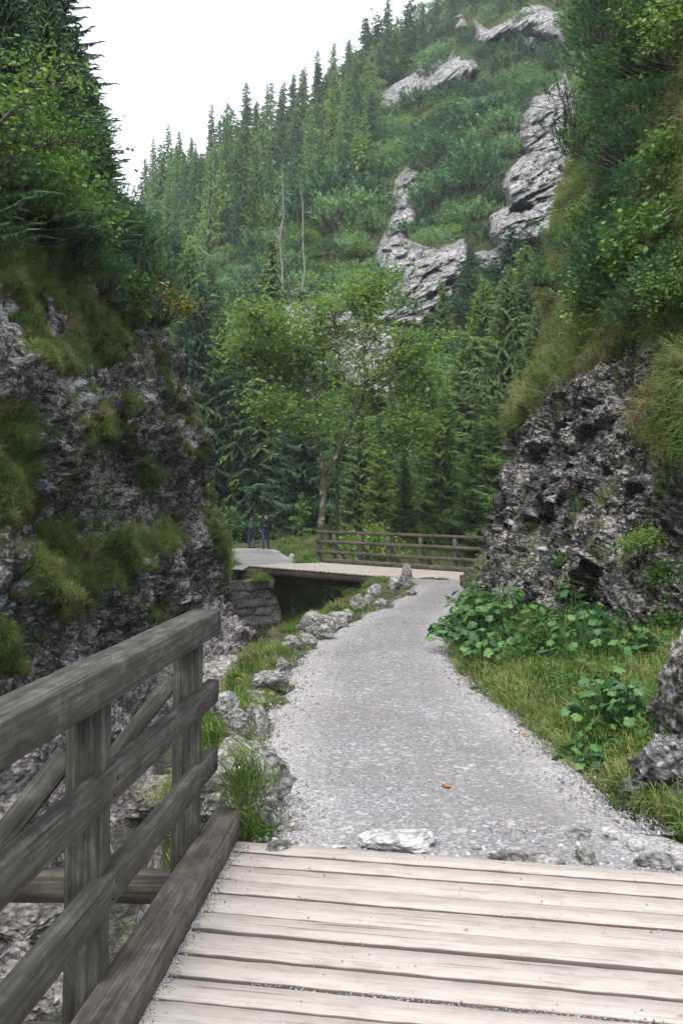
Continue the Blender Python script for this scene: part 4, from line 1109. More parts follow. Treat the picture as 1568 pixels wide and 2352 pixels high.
# skyline spruces on the ridge, left to right: x, top, base
sky_t = [(352, 380, 500, 'slender spruce poking above the notch at the left end of the ridge'), (410, 305, 470, 'dark spruce with crooked top at the low notch of the ridge'), (448, 350, 470, 'small spruce just right of the crooked one on the ridge'), (480, 320, 450, 'bushy spruce on the low part of the ridge'),
         (520, 288, 430, 'pointed spruce where the ridge begins to climb'), (560, 275, 420, 'narrow spruce standing before the tall ridge group'), (612, 218, 390, 'tallest spire of the middle ridge group'), (585, 262, 400, 'lesser spruce leaning against the tallest ridge spire'),
         (645, 225, 370, 'spruce directly right of the tallest ridge spire'), (672, 195, 350, 'spruce with thin top on the middle ridge'), (700, 180, 330, 'shaggy spruce below the steep part of the ridge'), (728, 142, 310, 'tall lone spire half way up the ridge'),
         (765, 120, 280, 'twin topped spruce above the half way spire'), (800, 100, 250, 'broad spruce left of the airy broadleaf tree'), (932, 8, 140, 'black pointed spruce alone against the sky near the top'), (905, 45, 170, 'smaller spruce beside the black pointed one'),
         (970, -10, 120, 'large spruce leaving the top of the picture on the ridge'), (1000, -60, 90, 'spruce cut by the top edge right of the ridge line'), (1040, -80, 60, 'dark spruce at the very top of the slope')]
for i, (x, yt, yb, lab) in enumerate(sky_t):
    D = float(slopeD(x, yb)); p = on_slope(x, yb)
    h = (yb - yt) * D / F
    spruce_at(x, yt, yb, D, 'spruce_dark' if i % 3 else 'spruce', lab, 'spruces along the ridge', loc=p, wide=.8)
p = on_slope(858, 170); D = float(slopeD(858, 170))
plant('broadleaf_tree', 'tree', shrub_mesh(1061, M['spruce'], 1300, .75, 2.1, .12), p, 140 * D / F / 2.2, 'airy broadleaf tree showing sky through its crown on the ridge')

def in_any(x, y, polys, pad=0): return any(inpoly(np.array([x]), np.array([y]), q)[0] for q in polys)
# the wooded left half of the mountain: individual spruces
forest = [(330, 470), (500, 400), (640, 360), (800, 230), (900, 120), (960, 100), (900, 200), (850, 290), (860, 400), (830, 520), (720, 560), (640, 620), (470, 680), (380, 620)]
rr_ = random.Random(4); cnt = 0; tries = 0; pts = []
while cnt < 150 and tries < 9000:
    tries += 1
    x = rr_.uniform(320, 970); y = rr_.uniform(120, 690)
    if not in_any(x, y, [forest]) or in_any(x, y, OUTP): continue
    if any(abs(x - a) < 15 and abs(y - b) < 22 for a, b in pts): continue
    if any(abs(x - a) < 24 and 515 < y < 850 for a in (640, 700)): continue
    pts.append((x, y)); cnt += 1
pts.sort(key=lambda t: t[1])
tone = ['dark', 'blue green', 'dull green', 'pale green']
for i, (x, y) in enumerate(pts):
    D = float(slopeD(x, y)); p = on_slope(x, y); hm = rr_.uniform(6.5, 11.5)
    k = rr_.choice(['spruce', 'spruce_dark', 'spruce', 'spruce_light'])
    if i % 5 == 2:
        plant('broadleaf_tree', 'tree', SHRUB[i % 3], (p[0], p[1], p[2] - .3), hm * .38, 'rounded pale green broadleaf tree among the spruces of the hillside wood', 'broadleaf trees of the hillside wood', szs=(1, 1, 1.5)); continue
    hm *= rr_.uniform(.8, 1.2); plant('spruce_tree', 'tree', rr_.choice(SP[k]), (p[0], p[1], p[2] - .3), hm / 10, 'forest spruce in the wood that covers the left half of the mountainside', 'spruces of the hillside wood', rz=rr_.uniform(0, 6))
# named, bare trunks
def snag(x, yt, yb, D, lab, r=.12, lean=0, twigs=14, seed=0):
    g = np.random.default_rng(seed); p = on_slope(x, yb) if D is None else px(x, yb, D)
    D = float(slopeD(x, yb)) if D is None else D; h = (yb - yt) * D / F
    s = Soup(); zz = np.linspace(0, h, 7); pt = np.column_stack([lean * zz / h * h + g.normal(0, .01 * h, 7), g.normal(0, .01 * h, 7), zz]); V, q = tube(pt, np.linspace(r, r * .25, 7), 5); s.add(V, q)
    t_ = Soup()
    for k in range(twigs):
        z = h * g.uniform(.25, .97); a = g.random() * 6.28; L = g.uniform(.3, 1.0) * (1.1 - z / h) * 1.2
        b = np.array([np.interp(z, zz, pt[:, 0]), np.interp(z, zz, pt[:, 1]), z]); V, q = tube(np.array([b, b + np.array([math.cos(a) * L, math.sin(a) * L, -.15 * L])]), [.03, .012], 3); t_.add(V, q)
    r_ = bpy.data.objects.new('dead_tree', None); C.objects.link(r_); r_.location = (p[0], p[1], p[2] - .2); tag(r_, lab, 'tree', None)
    sub('trunk', s.mesh('trunk', M['dead_bark'], True), r_)
    if twigs: sub('branches', t_.mesh('branches', M['dead_bark']), r_)
snag(645, 410, 760, None, 'bare grey dead trunk with ragged twigs in the hillside wood', .13, 0, 60, 1)
snag(634, 430, 740, None, 'shorter dead trunk touching the ragged grey one', .09, .04, 34, 2)
snag(700, 455, 750, None, 'clean pale trunk with a green top right of the dead pair', .12, -.03, 8, 3)
snag(597, 270, 350, None, 'white pole like trunk near the ridge', .14, 0, 2, 4)
snag(1042, 330, 372, None, 'short white dead stem among the dwarf pines', .12, 0, 0, 5)
snag(1122, 255, 300, None, 'thin white stem leaning left high on the slope', .10, -.15, 0, 6)
snag(855, 250, 310, None, 'grey pole standing below the bare rock slab', .12, 0, 0, 7)
snag(1012, 262, 295, None, 'tiny white stem in the upper dwarf pines', .10, 0, 0, 8)
p = px(700, 470, float(slopeD(700, 520)))
# dwarf pines: individuals first, then the rest as one mass
bpts = []; tries = 0; occ = {}
rr_ = random.Random(11)
def bush_ok(x, y):
    if in_any(x, y, [OUTP[6]]) and fbm(np.array([[x / 45., y / 45., 0]]), 2, 77)[0] > -.15: return True
    if in_any(x, y, OUTP) or in_any(x, y - 16, OUTP) or in_any(x - 9, y - 8, OUTP) or in_any(x + 9, y - 8, OUTP) or in_any(x, y - 30, OUTP[1:5]) or in_any(x + 16, y - 16, OUTP[1:5]) or in_any(x - 16, y - 16, OUTP[1:5]): return False
    return y > np.interp(x, FX, FYT) + 8
while len(bpts) < 1150 and tries < 12000:
    tries += 1
    y = 1235 - (1235 + 60) * rr_.random() ** .9; x = rr_.uniform(330, 1345)
    if not bush_ok(x, y): continue
    if in_any(x, y, [forest]) and rr_.random() < .45: continue
    D_ = float(slopeD(x, y)); R__ = rr_.uniform(1.3, 2.9) ; rp = R__ / D_ * F
    key = (int(x // 60), int(y // 60)); near_ = [t for a_ in (-1, 0, 1) for b_ in (-1, 0, 1) for t in occ.get((key[0] + a_, key[1] + b_), [])]
    if any((x - a_) ** 2 + ((y - b_) * 1.6) ** 2 < (.52 * (rp + c_)) ** 2 for a_, b_, c_ in near_): continue
    occ.setdefault(key, []).append((x, y, rp)); bpts.append((x, y, D_, R__))
for (x, y, r_m) in ((765, 575, 4.6), (735, 560, 3.5), (800, 590, 3.4), (660, 570, 3.2), (1080, 480, 4), (1020, 500, 3.6), (1010, 440, 3.2), (1110, 430, 3), (990, 425, 2.4), (1000, 138, 2.2), (985, 175, 1.6), (1230, 205, 1.6), (1270, 178, 1.3), (1200, 75, 1.8), (1130, 330, 3.2), (1160, 350, 3), (930, 575, 1.6), (990, 600, 1.7), (968, 530, 1.2), (1010, 140, 2.4)):
    bpts.append((x, y, float(slopeD(x, y)) - (3 if in_any(x, y, OUTP) else 0), r_m))
big_ = sorted(bpts, key=lambda t: -t[3] / t[2]); ind, rest = big_[:270], big_[270:]
for i, (x, y, D, r_m) in enumerate(ind):
    p = px(x, y, D); p[2] += float(slope_bump(p[None])[0]) if True else 0
    lab = 'big round dome of dwarf pine in the centre of the slope' if (x, y) == (765, 575) else 'dwarf pine bush on the open mountainside'
    plant('dwarf_pine', 'shrub', [BUSH[i % 4][1]] if r_m / D * F < 60 else BUSH[i % 4], (p[0], p[1], p[2] - .15 * r_m), r_m, lab, 'dwarf pines on the mountainside' if 'big' not in lab else None, rz=rr_.uniform(0, 6), szs=(1.15, 1, rr_.uniform(.75, 1.05)))
RP = np.array([px(x, y, D) for x, y, D, r_m in rest]); RP[:, 2] += slope_bump(RP) - .25
COL_BUSH = make_coll('pine_bushes', [b[1] for b in BUSH])
scatter('dwarf_pine_thicket', COL_BUSH, RP, np.column_stack([rng.normal(0, .1, len(RP)), rng.normal(0, .1, len(RP)), rng.random(len(RP)) * 6.28]), np.array([t[3] for t in rest]), 'thicket of dwarf pine filling the gaps on the mountainside', 'shrubs')
# pale broadleaf bushes and herbs among them
n = 420; hx = rng.uniform(340, 1330, n); hy = 1240 - 1200 * rng.random(n); ok = np.array([bush_ok(a, b) for a, b in zip(hx, hy)]); hx, hy = hx[ok], hy[ok]
HP = np.array([on_slope(a, b) for a, b in zip(hx, hy)])
scatter('hillside_bushes', make_coll('leafy_bushes', [s_[1] for s_ in SHRUB]), HP - np.array([0, 0, .2]), np.column_stack([hx * 0, hx * 0, rng.random(len(hx)) * 6.28]), 1.0 + 1.0 * rng.random(len(hx)), 'light green leafy bushes mixed through the dwarf pine', 'shrubs')

# middle distance trees on the valley floor
def floorz(X, Y): return float(gz(np.array([X]), np.array([Y]))[0])
MT = [ # x, top, base, D, kind, label
 (590, 620, 1238, 58, 'spruce', 'slender spruce rising behind the two hikers'), (545, 760, 1232, 58, 'spruce_dark', 'dark spruce left of the hikers at the path edge'), (500, 700, 1230, 58, 'spruce', 'full spruce at the left side of the valley'),
 (455, 640, 1225, 58, 'spruce_dark', 'tall spruce half hidden behind the left cliff'), (430, 560, 1200, 60, 'spruce', 'high spruce behind the cliff brow'), (655, 880, 1240, 57, 'spruce', 'young spruce right of the hikers'), (690, 800, 1235, 56, 'spruce_dark', 'dark spruce behind the maple trunk on its left'),
 (775, 930, 1240, 46, 'spruce_dark', 'dark bare stemmed spruce just right of the maple trunk'), (830, 900, 1238, 52, 'spruce', 'medium spruce right of the maple trunk'), (870, 980, 1240, 48, 'spruce_light', 'low spruce behind the left part of the bridge railing'),
 (925, 1020, 1252, 44, 'spruce_light', 'little young spruce standing behind the middle of the railing'), (985, 860, 1240, 50, 'spruce', 'straight spruce in the row right of the maple'), (1018, 880, 1245, 45, 'spruce_light', 'bright green spruce nearest the railing'),
 (1060, 760, 1235, 52, 'spruce', 'tall spruce behind the bright green one'), (1105, 640, 1230, 54, 'spruce_light', 'tallest pale spruce of the right hand group'), (1150, 600, 1225, 50, 'spruce', 'spruce touching the outline of the buttress'),
 (1200, 560, 1220, 52, 'spruce_light', 'light spruce partly hidden by the buttress'), (1240, 520, 1200, 50, 'spruce', 'spruce rising above the buttress shoulder'), (1140, 900, 1250, 42, 'spruce_light', 'small fresh green spruce at the right end of the railing'), (1085, 960, 1250, 42, 'spruce_light', 'small spruce with drooping boughs behind the railing'),
 (1010, 640, 1100, 70, 'spruce', 'far spruce at the foot of the jagged crag'), (1075, 560, 1080, 72, 'spruce', 'far spruce right of the jagged crag'), (1165, 520, 1060, 70, 'spruce_dark', 'far spruce under the cave pinnacle'), (560, 640, 1130, 66, 'spruce', 'spruce on the lower slope left of the maple crown'),
 (480, 600, 1120, 66, 'spruce_light', 'pale spruce above the cliff shoulder'), (395, 520, 1100, 70, 'spruce_dark', 'dark spruce rising behind the left cliff'), (620, 900, 1150, 60, 'spruce', 'small spruce on the slope foot over the hikers'), (720, 900, 1160, 62, 'spruce', 'small spruce behind the maple fork'), (900, 880, 1170, 62, 'spruce', 'spruce at the slope foot right of the maple crown'),
 (1230, 680, 1150, 44, 'spruce', 'dense spruce close behind the buttress'), (1195, 760, 1240, 40, 'spruce_light', 'yellow green spruce tucked against the buttress')]
for x, yt, yb, D, k, lab in MT:
    if lab.startswith('dark bare'): spruce_at(x, yt, yb, D, k, lab, None, True, mesh=SPARSE)
    elif lab.startswith('slender spruce rising'): spruce_at(x, 540, yb, D, k, lab, mesh=THIN, wide=1.5)
    else: spruce_at(x, yt, yb, D, k, lab, None, True)
# low bushes on the valley floor
vb = random.Random(3)
for i in range(46):
    D = vb.uniform(36, 62); x = vb.choice([vb.uniform(700, 1180), vb.uniform(640, 1180), vb.uniform(400, 540)])
    X = (x - 784) / F * D
    if X < np.interp(D, FARR[0], FARR[1]) + .6 and X > np.interp(D, FARL[0], FARL[1]) - .6: continue
    k = vb.choice(['shrub', 'shrub', 'spruce'])
    zg = floorz(X, D)
    if k == 'shrub': plant('leafy_shrub', 'shrub', SHRUB[i % 3], (X, D, zg - .1), vb.uniform(.6, 1.3), 'leafy bush on the valley floor behind the far railing', 'bushes on the valley floor')
    else: plant('spruce_sapling', 'tree', vb.choice(SP['spruce_light']), (X, D, zg - .1), vb.uniform(.18, .42), 'spruce sapling among the bushes on the valley floor', 'spruce saplings on the valley floor')

# the maple
def maple(seed=2):
    g = np.random.default_rng(seed); wood = Soup(); tips = []
    D = 41.0
    def P_(x, y, dz=0): return px(x, y, D + dz)
    base = P_(742, 1248)
    def limb(pts, r0, r1, depth=0, n=10):
        pts = np.array(pts); t = np.linspace(0, len(pts) - 1, n); c = catmull(pts, t)
        c[1:-1] += g.normal(0, .03, (n - 2, 3)); V, q = tube(c, np.linspace(r0, r1, n), 7 if depth == 0 else 5); wood.add(V, q); return c
    def grow(c, r, lvl, L, spread=.75):
        """side branches off a limb"""
        m = {1: 11, 2: 6, 3: 4}[lvl]
        for k in range(m):
            s = g.uniform(.2, 1) if lvl > 1 else g.uniform(.12, 1); i = int(s * (len(c) - 1)); b = c[i]
            tdir = c[min(i + 1, len(c) - 1)] - c[max(i - 1, 0)]; tdir /= np.linalg.norm(tdir) + 1e-9
            d = tdir * .55 + g.normal(0, spread, 3); d[2] += .25; d /= np.linalg.norm(d)
            l = L * (.6 + .6 * g.random()) * (1.15 - .5 * s)
            e = b + d * l; mid_ = b + d * l * .5 + np.array([0, 0, -.04 * l]) + g.normal(0, .05 * l, 3)
            cc = limb([b, mid_, e + np.array([0, 0, .06 * l])], r, r * .35, lvl, 4)
            if lvl < 3: grow(cc, r * .45, lvl + 1, L * .5, spread)
            if lvl >= 2: tips.append(e); tips.append(mid_)
    tr = limb([base, P_(741, 1190), P_(742, 1140), P_(744, 1098)], .16, .12, 0, 8)
    left = limb([P_(744, 1098), P_(730, 1010, .2), P_(722, 930, .4), P_(700, 870, .6), P_(670, 800, .3), P_(640, 740, 0)], .09, .028, 0, 14)
    l2 = limb([P_(700, 870, .6), P_(722, 800, 1.0), P_(730, 730, 1.2), P_(722, 660, 1.0)], .06, .02, 0, 9)
    right = limb([P_(744, 1098), P_(780, 1030, -.3), P_(822, 940, -.6), P_(838, 880, -.9), P_(832, 800, -.8), P_(812, 720, -.3)], .095, .026, 0, 14)
    r2_ = limb([P_(822, 940, -.6), P_(790, 880, .4), P_(775, 800, .8), P_(765, 710, 1.0)], .06, .02, 0, 9)
    r3 = limb([P_(838, 880, -.9), P_(880, 830, -1.4), P_(925, 800, -1.6)], .05, .018, 0, 8)
    r4 = limb([P_(782, 1030, -.3), P_(850, 1000, -1.2), P_(920, 985, -1.6), P_(965, 985, -1.8)], .055, .018, 0, 8)
    l3 = limb([P_(722, 930, .4), P_(665, 880, 1.2), P_(610, 830, 1.5)], .045, .016, 0, 8)
    l4 = limb([P_(670, 800, .3), P_(620, 760, -.8), P_(585, 720, -1.2)], .04, .014, 0, 8)
    l5 = limb([P_(730, 1010, .2), P_(690, 960, -.8), P_(640, 930, -1.4), P_(590, 935, -1.6)], .04, .014, 0, 8)
    l6 = limb([P_(610, 830, 1.5), P_(570, 800, 1.2), P_(548, 760, .8)], .03, .012, 0, 8)
    r5 = limb([P_(925, 800, -1.6), P_(950, 850, -1.4), P_(962, 900, -1)], .03, .012, 0, 8)
    r6 = limb([P_(812, 720, -.3), P_(850, 690, -.2), P_(872, 660, .2)], .03, .012, 0, 8)
    for c, L in ((l5, .9), (l6, .8), (r5, .9), (r6, .8), (left[4:], 1.5), (l2, 1.2), (right[6:], 1.5), (r2_, 1.3), (r3, 1.1), (r4[2:], .9), (l3[3:], .95), (l4, 1.0)): grow(c, .03, 1, L)
    tips = np.array(tips)
    n = 17500
    idx = g.integers(0, len(tips), n); Pp = tips[idx] + g.normal(0, .55, (n, 3)) * np.array([1, 1, .7])
    dens = fbm(Pp * .75, 2, 300); keep = dens > -.38; Pp = Pp[keep]
    cr = Soup(); V, f = leaf_quads(Pp, .16, g, .35); cr.add(V, f)
    r_ = bpy.data.objects.new('maple_tree', None); C.objects.link(r_); r_.location = base
    tag(r_, 'forked maple with mossy trunk and yellowing leaves in the centre of the valley', 'tree')
    for nm, s, mt, sm_ in (('trunk', wood, M['maple_bark'], True), ('crown', cr, M['maple'], False)):
        me = mesh_np(nm, np.concatenate(s.v) - base, np.concatenate(s.f), sm_, mt); sub(nm, me, r_)
maple()

# plants on the upper left slope
def L_at(x, y, prefer_high=True):
    """the point of the left cliff and its slope seen at a picture point"""
    d2 = (lx - x) ** 2 + (ly - y) ** 2 + np.where(ld < 1, 1e9, 0) + np.where((LN * (CAM - LG)).sum(-1) < -.2 * 0, 0, 0) + ld * 6
    i = np.unravel_index(np.argmin(d2), d2.shape); return LG[i], LN[i]
def R_at(x, y):
    d2 = (rx - x) ** 2 + (ry_ - y) ** 2 + np.where(rdd < 1, 1e9, 0) + rdd * 6
    i = np.unravel_index(np.argmin(d2), d2.shape); return RG[i], RN[i]
LT = [(300, 560, 300, .75), (250, 600, 150, 1), (205, 620, 30, 1.1), (140, 620, -60, 1.2), (60, 640, -140, 1.2), (-40, 640, -200, 1.2), (170, 480, -160, 1.1), (90, 420, -260, 1.2), (270, 640, 260, .9), (215, 560, 110, 1), (330, 640, 420, .9), (375, 640, 470, .9), (20, 300, -400, 1.2), (345, 700, 520, .8), (240, 480, 60, .9)]
LTL = ['thin topped spruce at the right outline of the left slope', 'spruce making the stepped right outline of the left slope', 'tall dark spruce against the sky at upper left', 'broad dark spruce in the upper left corner', 'spruce cut by the top edge at upper left',
       'spruce leaving the picture at its left edge', 'high dark spruce behind the corner ones', 'dim spruce behind the leaves at far upper left', 'short spruce under the thin topped one', 'spruce filling the gap left of the outline', 'small spruce low on the left slope', 'small spruce at the brow of the left cliff', 'highest spruce of the left slope', 'little spruce just above the yellow branch', 'spruce deep inside the left hand wood']
for (x, yb, yt, wd2), lab in zip(LT, LTL):
    p, n_1 = L_at(x, yb); d = float((p - CAM) @ CF); h = (yb - yt) * d / F
    plant('spruce_tree', 'tree', random.choice(SPF), (p[0] - .3, p[1], p[2] - .3), h / 10, lab, 'spruces on the upper left slope', szs=(wd2 * .92, wd2 * .92, 1))
lr = random.Random(8)
for i in range(230):
    x = lr.uniform(-60, 420); y = lr.uniform(60, 745)
    if x > 330 and y < 430: continue
    if y > 640 and lr.random() < .6: continue
    p, n_1 = L_at(x, y)
    if p[2] < 5.6: continue
    kind = lr.random(); s_ = lr.uniform(.7, 1.5)
    if kind < .62: plant('dwarf_pine', 'shrub', BUSHN[i % 3], p - np.array([0, 0, .2]), s_, 'dark mountain pine bush on the upper left slope', 'mountain pines on the upper left slope', tilt=(0, .35))
    else: plant('leafy_shrub', 'shrub', SHRUB[i % 3], p - np.array([0, 0, .2]), s_ * .8, 'leafy bush on the upper left slope', 'leafy bushes on the upper left slope')

# right slope: mountain pines leaning out, leafy bushes
RTREE = [(1460, 330, 1.2), (1520, 420, 1.2), (1490, 560, 1.1), (1540, 640, 1.0), (1440, 450, 1.1), (1400, 120, 1.6), (1480, 60, 1.5), (1350, 60, 1.6), (1540, 20, 1.4), (1430, 200, 1.35), (1370, 290, 1.3), (1330, 250, 1.2), (1500, 150, 1.2), (1345, 360, 1.1), (1345, 600, 1.2), (1300, 640, 1.1), (1390, 560, 1.15), (1420, 640, 1.1), (1320, 540, 1.1), (1340, 700, 1.0), (1380, 720, .9), (1290, 580, 1.0), (1450, 520, .9), (1400, 30, 1.6), (1560, 120, 1.1), (1360, 160, 1.4), (1305, 690, .8), (1365, 640, 1.0), (1420, -40, 1.6), (1500, -60, 1.6)]
for i, (x, y, s_) in enumerate(RTREE):
    s_ *= .72; x += 125 if x < 1400 else 55
    p, n_1 = R_at(x, y)
    plant('mountain_pine', 'shrub', BUSHN[i % 3], p + n_1 * .15 - np.array([0, 0, .2]), s_, 'mountain pine leaning out from the slope at right', 'mountain pines on the right slope', tilt=(0, -.45), rz=0 if i % 2 else .6)
rr2 = random.Random(5)
for i in range(28):
    x = rr2.uniform(1370, 1600); y = rr2.uniform(-40, 760)
    if x < 1340 and y < 120: continue
    p, n_1 = R_at(x, y)
    plant('leafy_shrub', 'shrub', SHRUB[i % 3], p + n_1 * .1 - np.array([0, 0, .15]), rr2.uniform(.4, .95), 'light green leafy bush on the slope at right', 'leafy bushes on the right slope', tilt=(0, -.4))
# long bough reaching out towards the pinnacle
def bough(name, pts, lab, mat, seed, shoots=70, nl=.06, leaf=False, r0=.03, n=400, cat='branch', sp=.16, parent=None):
    g = np.random.default_rng(seed); pts = np.array(pts); c = catmull(pts, np.linspace(0, len(pts) - 1, 14)); w_ = Soup(); V, q = tube(c, np.linspace(r0, r0 * .25, 14), 5); w_.add(V, q)
    cr = Soup(); B = []; Dv = []; Wd = []; T = []
    for k in range(shoots):
        s = g.uniform(.15, 1); i = int(s * 13); d = np.array([g.normal(0, .6), g.normal(0, .5), g.uniform(-.1, .9)]); L = g.uniform(.2, .6) * (1.15 - .5 * s)
        e = c[i] + d * L; V, q = tube(np.array([c[i], (c[i] + e) / 2 + [0, 0, -.03], e]), [.010, .007, .004], 3); w_.add(V, q); T.append(e)
        if not leaf:
            dd = np.array([0, 0, 1.]) * .8 + d * .5; dd /= np.linalg.norm(dd); m = 46
            b = e + dd * (g.random(m) * .22)[:, None] - dd * .05; rdv = g.normal(size=(m, 3)); dv = (dd * .7 + rdv * .5) * nl; B.append(b); Dv.append(dv); Wd.append(np.full(m, .011))
    if leaf:
        T = np.array(T); Pp = T[g.integers(0, len(T), n)] + np.clip(g.normal(0, sp * .7, (n, 3)), -sp, sp); V, f = leaf_quads(Pp, nl, g); cr.add(V, f)
    else:
        V, f = tris_blades(np.concatenate(B), np.concatenate(Dv), np.concatenate(Wd), g); cr.add(V, f)
    b0 = pts[0]; r_ = bpy.data.objects.new(name, None); C.objects.link(r_); r_.location = b0; tag(r_, lab, cat)
    sub('stem', mesh_np('stem', np.concatenate(w_.v) - b0, np.concatenate(w_.f), True, M['bark']), r_)
    sub('foliage', mesh_np('foliage', np.concatenate(cr.v) - b0, np.concatenate(cr.f), False, M[mat]), r_)
bough('pine_bough', [px(1500, 360, 15), px(1420, 368, 15.5), px(1340, 366, 16), px(1278, 300, 16.3)], 'long mountain pine bough reaching left in front of the pinnacle', 'pine', 70, 80)
bough('pine_bough', [px(1480, 430, 15), px(1400, 400, 15.4), px(1330, 330, 15.8), px(1300, 200, 16.2)], 'upswept mountain pine bough at the right slope outline', 'pine', 71, 90)
bough('pine_bough', [px(1440, 80, 17), px(1380, 100, 17.4), px(1335, 60, 18)], 'mountain pine bough hanging near the top right', 'pine', 72, 90)
bough('pine_bough', [px(1400, 700, 16), px(1320, 690, 16.6), px(1262, 660, 17), px(1215, 655, 17)], 'mountain pine bough spreading over the buttress top', 'pine', 73, 110)
bough('pine_bough', [px(1420, 600, 15), px(1340, 580, 16), px(1270, 560, 17)], 'mountain pine bough above the buttress shoulder', 'pine', 74, 100)
bough('leafy_branch', [px(-60, 420, 11), px(60, 350, 11.6), px(140, 330, 12), px(230, 340, 12.4)], 'grey branch with light green leaves entering from the left edge', 'shrub', 75, 50, .06, True, .018, 650, sp=.22)
bough('leafy_branch', [px(-50, 330, 11), px(40, 240, 11.6), px(90, 190, 12), px(200, 220, 12.6)], 'upper grey branch with pale leaves at the left edge', 'shrub', 76, 60, .06, True, .018, 750, sp=.26)
bough('leafy_branch', [px(310, 715, 22), px(360, 690, 23), px(410, 700, 24), px(445, 735, 24.5)], 'small branch of yellow leaves hanging off the left cliff brow', 'yellow', 77, 34, .10, True, .035, 330, sp=.14)

# ---------------------------------------------------------------- broad leaved herbs
def herb_leaf_mesh(seed, r=1.0):
    """a lobed heart shaped leaf, cupped, stalk at the origin"""
    g = np.random.default_rng(seed); k = 19; th = np.linspace(-2.75, 2.75, k)
    rad = r * (.62 + .38 * np.cos(th * .5)) * (1 + .17 * np.cos(th * 6) + g.normal(0, .05, k)); rad *= .75
    X = rad * np.cos(th) + .28 * r; Yv = rad * np.sin(th) * .95; Z = -.28 * (Yv ** 2) / r - .16 * X ** 2 / r + .04 * g.normal(size=k) * r + .03 * np.cos(th * 5) * r
    V = np.vstack([[0, 0, 0], [.45 * r, 0, .03 * r], np.column_stack([X, Yv, Z])]); Fc = [(0 if (i < 2 or i > k - 4) else 1, i + 2, i + 3) for i in range(k - 1)]
    Fc += [(0, 4, 1), (0, 1, k - 1)]
    return mesh_np('leaf', V, np.array(Fc), False, M['herb'])
HL = [herb_leaf_mesh(1100 + i) for i in range(5)]
def herb(p, R_, H_, n, sz, lab, seed, grp=None):
    n = int(n * 2.6); sz *= .47; g = random.Random(seed); r_ = bpy.data.objects.new('butterbur_plant', None); C.objects.link(r_); r_.location = p; tag(r_, lab, 'plant', grp)
    st = Soup()
    for k in range(n):
        a = g.uniform(0, 6.28); q = R_ * g.random() ** .6; h = H_ * (1.1 - .75 * (q / R_) ** 1.6) * g.uniform(.55, 1.05)
        e = np.array([math.cos(a) * q, math.sin(a) * q, max(h, .05)])
        V, f = tube(np.array([[e[0] * .3, e[1] * .3, 0], [e[0] * .7, e[1] * .7, e[2] * .6], e]), [.006, .005, .004], 3); st.add(V, f)
        o = bpy.data.objects.new('leaf', HL[g.randrange(5)]); C.objects.link(o); o.parent = r_
        o.location = e; o.rotation_euler = (g.gauss(0, .4), .45 + g.gauss(0, .35), a + g.gauss(0, .7)); s_ = sz * g.uniform(.6, 1.25); o.scale = (s_, s_, s_)
    sub('stems', st.mesh('stems', M['herb']), r_)
def herb_px(x, y, R_, H_, n, sz, lab, seed):
    g = ground_px(x, y); z_ = floorz(g[0], g[1]); herb((g[0], g[1], z_), R_, H_, n, sz, lab, seed)
HB = [(1100, 1500, .62, .75, 70, .17, 'large clump of lobed leaves bulging over the right path edge'), (1165, 1470, .55, .8, 50, .17, 'leafy clump behind the large one against the rock foot'), (1090, 1420, .5, .75, 40, .16, 'farther leafy clump where the path narrows'),
      (1150, 1540, .42, .5, 34, .15, 'lower leaves in front of the large path side clump'), (1310, 1560, .55, .95, 44, .17, 'tall bluish green stems with tiered leaves below the buttress'), (1370, 1590, .5, .8, 34, .16, 'leafy clump right of the tall tiered stems'),
      (1400, 1720, .32, .58, 34, .125, 'bright leafy clump on the verge at lower right'), (1365, 1760, .26, .36, 26, .11, 'low leaves at the verge bottom by the grass'), (1450, 1740, .26, .45, 22, .11, 'leafy plant beside the right outcrop'), (1480, 1600, .3, .5, 18, .13, 'scattered leaves on the bank under the cliff at right')]
for i, (x, y, a, b, n, s_, lab) in enumerate(HB): herb_px(x, y, a, b * .72, n, s_ * 1.0, lab, 60 + i)
for i, (x, y) in enumerate([(1330, 1640), (1230, 1560), (1500, 1530), (1560, 1560), (1130, 1380)]):
    g = ground_px(x, y); plant('fern_bush', 'shrub', SHRUB[i % 3], (g[0], g[1], floorz(g[0], g[1]) - .05), .3 + .06 * i, ['small leafy bush between the herb clumps', 'small leafy bush at the foot of the buttress', 'tangled bush below the cliff at right', 'tangled bush cut by the right edge under the cliff', 'small bush where the path meets the buttress'][i])
for i, (x, y, s_) in enumerate([(1480, 1270, .3), (1300, 1290, .16), (1540, 1350, .3), (1480, 740, .45), (1560, 1480, .35)]):
    p, n_1 = R_at(x, y); plant('leafy_shrub', 'shrub', SHRUB[i % 3], p - np.array([0, 0, .05]), s_, ['sprig of leaves on the lower right rock face', 'tiny sprig on the middle of the buttress', 'leafy sprig at the right edge of the rock', 'bright leafy plant above the dark hollow', 'bush at the foot of the rock by the right edge'][i])
# low plants by the stream wall and rim
for i, (x, y, D, s_) in enumerate([(600, 1330, 31, .35), (850, 1420, 22, .3), (535, 1300, 33, .38), (500, 1310, 30, .5), (700, 1290, 34.5, .5), (770, 1360, 36, 1.0), (830, 1350, 38, 1.2)]):
    p = px(x, y, D); plant('leafy_shrub', 'shrub', SHRUB[i % 3], p - np.array([0, 0, s_ * .5]), s_, ['weeds hanging over the stone abutment', 'small weeds on the gorge rim near the far bridge', 'bush left of the far path start', 'bush at the lower corner of the left cliff', 'weeds at the left end of the far railing', 'green bush seen under the far bridge', 'second green bush under the far bridge'][i])

